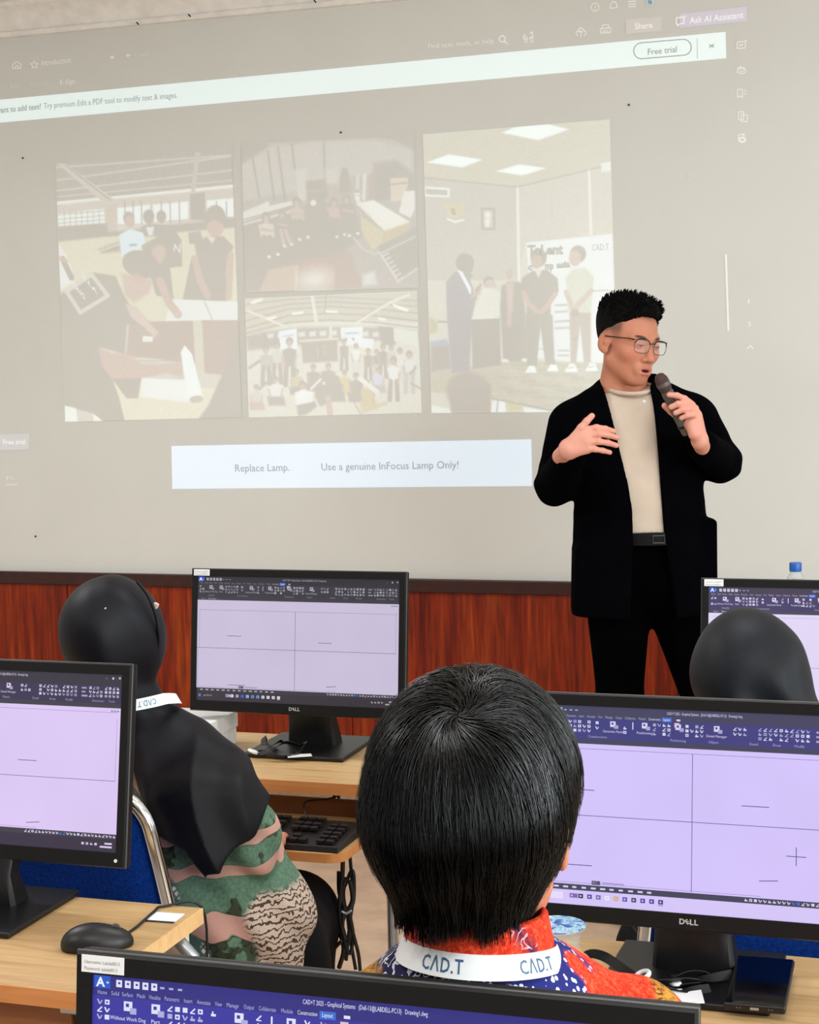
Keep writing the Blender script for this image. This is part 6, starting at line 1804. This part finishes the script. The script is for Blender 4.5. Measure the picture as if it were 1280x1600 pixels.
ln = rng.uniform(.075, .150, NSt); clump = np.sin(az * 23 + 3 * np.sin(az * 7)) * .35; path = [P.copy()]; alive = np.ones(NSt, bool)
for k in range(ST_N - 1):
    away = P - crown; away -= g * np.sum(away * g, 1)[:, None]; da = np.linalg.norm(P - crown, axis=1); away /= np.linalg.norm(away, axis=1)[:, None] + 1e-9
    sw = np.cross(g, away); k_sw = (.9 * np.exp(-da / .03) + .10 * clump)[:, None]
    down = np.array([0, 0, -1.0]) - g * (-g[:, 2])[:, None]; kd = np.clip(da / .10, 0, .8)[:, None]
    d = away * (1 - kd) + sw * k_sw + down * kd + rng.normal(0, .07, (NSt, 3)) + .11 * np.stack([np.sin(P[:, 2] * 140 + az * 13), np.cos(P[:, 0] * 120 + az * 17), 0 * az], 1); d -= g * np.sum(d * g, 1)[:, None]; d /= np.linalg.norm(d, axis=1)[:, None] + 1e-9
    Q = P + d * (ln / (ST_N - 1))[:, None]; Q, g2_ = project(Q, lift + .0035 * (k / ST_N) ** 3)
    low = hline(Q[:, 1]) - .010 - .005 * np.sin(az * 9) - rng.uniform(0, .006, NSt); alive &= Q[:, 2] > low
    P = np.where(alive[:, None], Q, P + d * .0002); g = g2_; path.append(P.copy())
path = np.stack(path, 1)                           # (N, steps, 3)
T = np.gradient(path, axis=1); T /= np.linalg.norm(T, axis=2)[:, :, None] + 1e-9
nn = path - np.array([0, -.02, .0]); B = np.cross(T, nn); B /= np.linalg.norm(B, axis=2)[:, :, None] + 1e-9; Nn = np.cross(B, T)
rr_ = (rng.uniform(.00030, .00062, NSt)[:, None] * np.linspace(1, .35, ST_N)[None])[:, :, None]
Vs = np.stack([path + rr_ * (math.cos(a) * B + math.sin(a) * Nn) for a in (math.pi / 2, math.pi * 7 / 6, math.pi * 11 / 6)], 2).reshape(-1, 3)
i = (np.arange(NSt) * ST_N * 3)[:, None, None]; k = (np.arange(ST_N - 1) * 3)[None, :, None]; j = np.arange(3)[None, None]; j2 = (j + 1) % 3
F = np.stack(np.broadcast_arrays(i + k + j, i + k + j2, i + k + 3 + j2, i + k + 3 + j), -1).reshape(-1, 4)
obj('hair_strands', mesh_from('hair_strands', Vs @ SR.T + sh - org_s, [F]), 'hair', hair, kind='stuff')


# ---- the left woman: black headscarf, green batik tunic --------------------
DW = 3.05
def Wp(u, v, d=0.0): return atd(u, v, DW + d)


def sitting_body(head_c, HRm, nb, hips, arms, legs, hand_dir, trunk=.095):
    """a plain seated figure under the clothes (skin): arms = (shoulder, elbow, wrist), legs = (hip, knee, ankle)."""
    ps = []; V, F = head_field(.005).build('h'); V = V * .88; ps.append((V @ HRm.T + head_c, F, head_tint(V / .88, fade=False)))
    f = Field(.010)
    f.u(roundcone(nb + ZU * .01, nb + ZU * .08, .046, .044)); f.u(roundcone(nb - ZU * .10, hips, trunk, .11), .04)
    for a_, b_, c_ in arms:
        f.u(roundcone(a_, b_, .030, .028), .02); f.u(roundcone(b_, c_, .026, .021), .02); hand(f, c_ + hand_dir * .015, hand_dir, ZU, 1, .35, .07)
    for h_, k_, a_ in legs:
        f.u(roundcone(h_, k_, .07, .05), .03); f.u(roundcone(k_, a_, .046, .034), .03); d = np.array(k_ - h_); d[2] = 0; d /= np.linalg.norm(d)
        f.u(roundcone(a_ - ZU * .035, a_ + d * .13 - ZU * .042, .034, .026), .02)
    V, F = f.build('b'); ps.append((V, F, np.tile(lin(SKIN), (len(V), 1)))); return join(ps)


def at_height(P, z): P = np.array(P, float); P[2] = z; return P


fwd_w = math.cos(math.radians(42)) * F0 + math.sin(math.radians(42)) * R0
hcw = Wp(180, 1018, .03); HW = frame(math.cos(math.radians(24)) * F0 + math.sin(math.radians(24)) * R0 - .10 * ZU)
nbw = Wp(255, 1200, .06); hipw = at_height(Wp(375, 1475, .06), .56)
knw = (at_height(Wp(462, 1500, .36), .50), at_height(Wp(398, 1500, .42), .50)); anw = (at_height(Wp(455, 1600, .40), .07), at_height(Wp(395, 1600, .46), .07))
legw = [(at_height(Wp(410, 1480, .04), .53), knw[0], anw[0]), (at_height(Wp(345, 1480, .10), .53), knw[1], anw[1])]
armw = [(Wp(326, 1225, -.0), Wp(382, 1312, -.03), Wp(408, 1330, .20)), (Wp(225, 1215, .15), Wp(250, 1320, .22), Wp(330, 1325, .34))]
(V, F, C) = sitting_body(hcw, HW, nbw, hipw, armw, legw, F0 + .1 * R0)
org_w = np.array([hipw[0], hipw[1], 0.0]); me = mesh_from('person', V - org_w, [F]); point_color(me, 'tint', C)
wl_ = tag(obj('person', me, 'skin'), 'woman in black headscarf and green pink batik tunic on blue chair', 'person'); wl_.location = org_w
# tunic with the near sleeve
f = Field(.0052)
f.u(roundcone(Wp(300, 1260, .05), Wp(362, 1440, .04), .115, .128)); f.u(roundcone(Wp(362, 1440, .04), Wp(378, 1560, .05), .130, .140), .04); f.u(ellipsoid(Wp(415, 1440, .02), (.078, .085, .085)), .05)
f.u(roundcone(Wp(328, 1222, -.005), Wp(382, 1302, -.03), .046, .052), .03); f.u(roundcone(Wp(385, 1300, -.04), Wp(392, 1325, -.04), .054, .052), .02); f.u(roundcone(Wp(388, 1318, -.04), Wp(410, 1332, .19), .050, .036), .02)
f.u(roundcone(Wp(215, 1190, .15), Wp(235, 1330, .20), .055, .05), .03)
f.post(lambda D, X, Y, Z: D + .0045 * np.sin(60 * (Z + .8 * (X * R0[0] + Y * R0[1])) + 3 * np.sin(16 * X)) * np.clip((1.02 - Z) * 5, 0, 1)); f.post(lambda D, X, Y, Z: np.maximum(D, .47 - Z))
V, F = f.build('t'); s_, z_ = (V - Wp(370, 1440, 0)) @ R0, V[:, 2] - Wp(370, 1440, 0)[2]
zeb = np.clip((s_ - .035 - .25 * z_ + .02 * np.sin(40 * z_)) / .012 + .5, 0, 1) * np.clip((.075 - z_) / .012, 0, 1)
lat = np.clip(1.4 - np.hypot((s_ + .085) / .036, (z_ - .015 + .05) / .034), 0, 1) * 4 + np.clip(1.4 - np.hypot((s_ + .13) / .030, (z_ - .055) / .04), 0, 1) * 4
me = mesh_from('batik_tunic', V - org_w, [F]); point_color(me, 'zone', np.stack([zeb, np.clip(lat, 0, 1), 0 * zeb], 1)); obj('batik_tunic', me, 'batik_green', wl_)
# skirt over the knees
f = Field(.009)
f.u(roundcone(Wp(400, 1470, .06), Wp(412, 1530, .07), .105, .120)); f.u(roundcone(Wp(420, 1490, .06), knw[0], .100, .080), .05); f.u(roundcone(Wp(380, 1490, .08), knw[1], .10, .080), .05)
for k_, a_ in zip(knw, anw): f.u(roundcone(k_, a_ + ZU * .05, .082, .085), .05)
f.post(lambda D, X, Y, Z: np.maximum(D, .06 - Z)); V, F = f.build('k'); wear('skirt', V, F, 'skirt', wl_, org_w)
# headscarf: hood, neck and the cape over the shoulders that ends in a point
f = Field(.0042)
f.u(ellipsoid(Wp(171, 980, .02), (.0865, .105, .0935))); f.u(ellipsoid(Wp(181, 1012, .03), (.0775, .095, .082)), .03); f.u(roundcone(Wp(178, 1030, .01), Wp(204, 1098, .02), .058, .054), .03)
f.u(roundcone(Wp(210, 1128, .03), Wp(318, 1212, .02), .066, .074), .03); f.u(roundcone(Wp(200, 1120, .06), Wp(190, 1190, .18), .07, .07), .04); f.u(roundcone(Wp(272, 1222, .03), Wp(300, 1295, .02), .112, .116), .04)
f.u(roundcone(Wp(326, 1216, -.01), Wp(374, 1284, -.04), .070, .074), .03); f.u(roundcone(Wp(335, 1250, -.075), Wp(345, 1330, -.095), .060, .050), .04); f.u(roundcone(Wp(334, 1222, .04), Wp(374, 1276, .03), .06, .058), .03)
f.u(roundcone(Wp(286, 1240, -.075), Wp(318, 1345, -.105), .055, .026), .04); f.u(roundcone(Wp(318, 1340, -.105), Wp(326, 1378, -.112), .020, .006), .03)
hem = px_poly([(60, 860), (300, 860), (290, 1080), (480, 1120), (412, 1276), (395, 1300), (352, 1334), (335, 1352), (326, 1386), (318, 1350), (290, 1318), (248, 1296), (222, 1240), (196, 1190), (60, 1240)], DW - .06)
f.post(lambda D, X, Y, Z: np.maximum(D, poly_sd(X * R0[0] + Y * R0[1] + 0 * Z, Z + 0 * X + 0 * Y, hem)))
zt = Wp(0, 1120)[2]
def folds(D, X, Y, Z):
    s = X * R0[0] + Y * R0[1] - (Wp(300, 1200) @ R0); lowf = np.clip((zt - Z) / .10, 0, 1); up = np.clip((Z - zt) / .03, 0, 1)
    return D + .0105 * lowf * (np.abs(np.sin(36 * s + 9 * (Z - zt) + .6 * np.sin(17 * Z))) - .5) * (1 + .5 * np.sin(31 * s)) + .0060 * up * np.sin(80 * (.75 * (s + .14) + .62 * (Z - zt)) + 2 * np.sin(20 * Z)) * np.clip((s + .17) * 12, 0, 1)
f.post(folds); V, F = f.build('hj'); hj = wear('headscarf', V, F, 'hijab', wl_, org_w)
hr = [Wp(u, v, d) - org_w for u, v, d in ((214, 908, -.03), (231, 930, -.028), (243, 960, -.022), (248, 995, -.010), (246, 1020, .0))]
MB().tube(smooth_path(hr, 20), .0030, 6).obj('scarf_fold', 'hijab', hj)
MB().lathe([(.0001, -.002), (.0018, -.0012), (.0018, .0012), (.0001, .002)], 10, Wp(165, 951, -.088) - org_w, (0, -1, 0)).obj('scarf_pin', 'chrome', hj, label='tiny shining pin')
MB().box((-.004, -.004, -.005), (.005, .004, .005)).xf(rotm('Y', .5), Wp(243, 946, .01) - org_w).obj('hair_clip', plain('pink_white_clip', (226, 190, 186), .4), hj, bevel=.0015, label='pink white clip')
neck_lanyard('white_lanyard', 'white lanyard with upside-down lettering across the black headscarf', Wp(214, 1090, .0), .0740, .0800, lambda a: .001 + .006 * math.sin(a * 1.6) - .012 * max(0, a - .9), .0205, [(.45, .0105, True), (-.9, .0105, True)], (70, 130, 170), 2.0, .5)

# ---- the right woman: navy headscarf --------------------------------------
DR = 2.78
def Qp(u, v, d=0.0): return atd(u, v, DR + d)


fwd_r = math.cos(math.radians(-6)) * F0 + math.sin(math.radians(-6)) * R0; sr_ = np.cross(fwd_r, ZU)
hcr = Qp(1172, 1076, .03); nbr = Qp(1190, 1215, .05); hipr = Qp(1200, 1560, .02); hipr[2] = .56
knr = [at_height(hipr + sr_ * t + fwd_r * .36, .50) for t in (-.08, .08)]
legr = [(at_height(hipr + sr_ * t, .53), k_, at_height(k_ + fwd_r * .03, .07)) for t, k_ in zip((-.08, .08), knr)]
armr = [(nbr + sr_ * t * .13 - ZU * .03, nbr + sr_ * t * .16 - ZU * .24 + fwd_r * .06, nbr + sr_ * t * .10 - ZU * .23 + fwd_r * .26) for t in (-1, 1)]
(V, F, C) = sitting_body(hcr, frame(fwd_r - .12 * ZU), nbr, hipr, armr, legr, fwd_r)
org_r = np.array([hipr[0], hipr[1], 0.0]); me = mesh_from('person', V - org_r, [F]); point_color(me, 'tint', C)
wr_ = tag(obj('person', me, 'skin'), 'woman in navy headscarf behind the lilac screen, only her hood showing', 'person'); wr_.location = org_r
f = Field(.0045)
f.u(ellipsoid(Qp(1166, 1036, .03), (.0845, .108, .092))); f.u(ellipsoid(Qp(1176, 1072, .03), (.089, .10, .085)), .04); f.u(roundcone(Qp(1172, 1080, .03), Qp(1185, 1140, .03), .080, .085), .04); f.u(roundcone(Qp(1180, 1060, .02), Qp(1212, 1150, .02), .080, .085), .04)
f.u(roundcone(nbr - sr_ * .13, nbr + sr_ * .14, .075, .075), .06); f.u(roundcone(nbr - ZU * .02, nbr - ZU * .15, .13, .15, (F0, 1.2)), .05)
zr = Qp(0, 1060)[2]
f.post(lambda D, X, Y, Z: D + .0075 * np.sin(58 * (X * R0[0] + Y * R0[1]) + 20 * (Z - zr) + 2 * np.sin(25 * Z)) * np.clip((zr + .05 - Z) * 9, 0, 1)); f.post(lambda D, X, Y, Z: np.maximum(D, nbr[2] - .22 - Z))
V, F = f.build('hj'); hj2 = wear('headscarf', V, F, 'hijab2', wr_, org_r)
f = Field(.007)
f.u(roundcone(nbr - ZU * .08, hipr, .120, .140, (F0, 1.15)))
for a, b, c in armr: f.u(roundcone(a, b, .052, .05), .03); f.u(roundcone(b, b + (c - b) * .9, .048, .036), .02)
f.post(lambda D, X, Y, Z: np.maximum(D, .47 - Z)); V, F = f.build('b'); wear('blouse', V, F, 'hijab2', wr_, org_r)
f = Field(.009); f.u(roundcone(hipr - sr_ * .06, hipr + sr_ * .06, .12, .12))
for h0, k, an in legr: f.u(roundcone(h0, k, .095, .08), .05); f.u(roundcone(k, an + ZU * .06, .08, .085), .05)
f.post(lambda D, X, Y, Z: np.maximum(D, .06 - Z)); V, F = f.build('k'); wear('skirt', V, F, 'skirt', wr_, org_r)
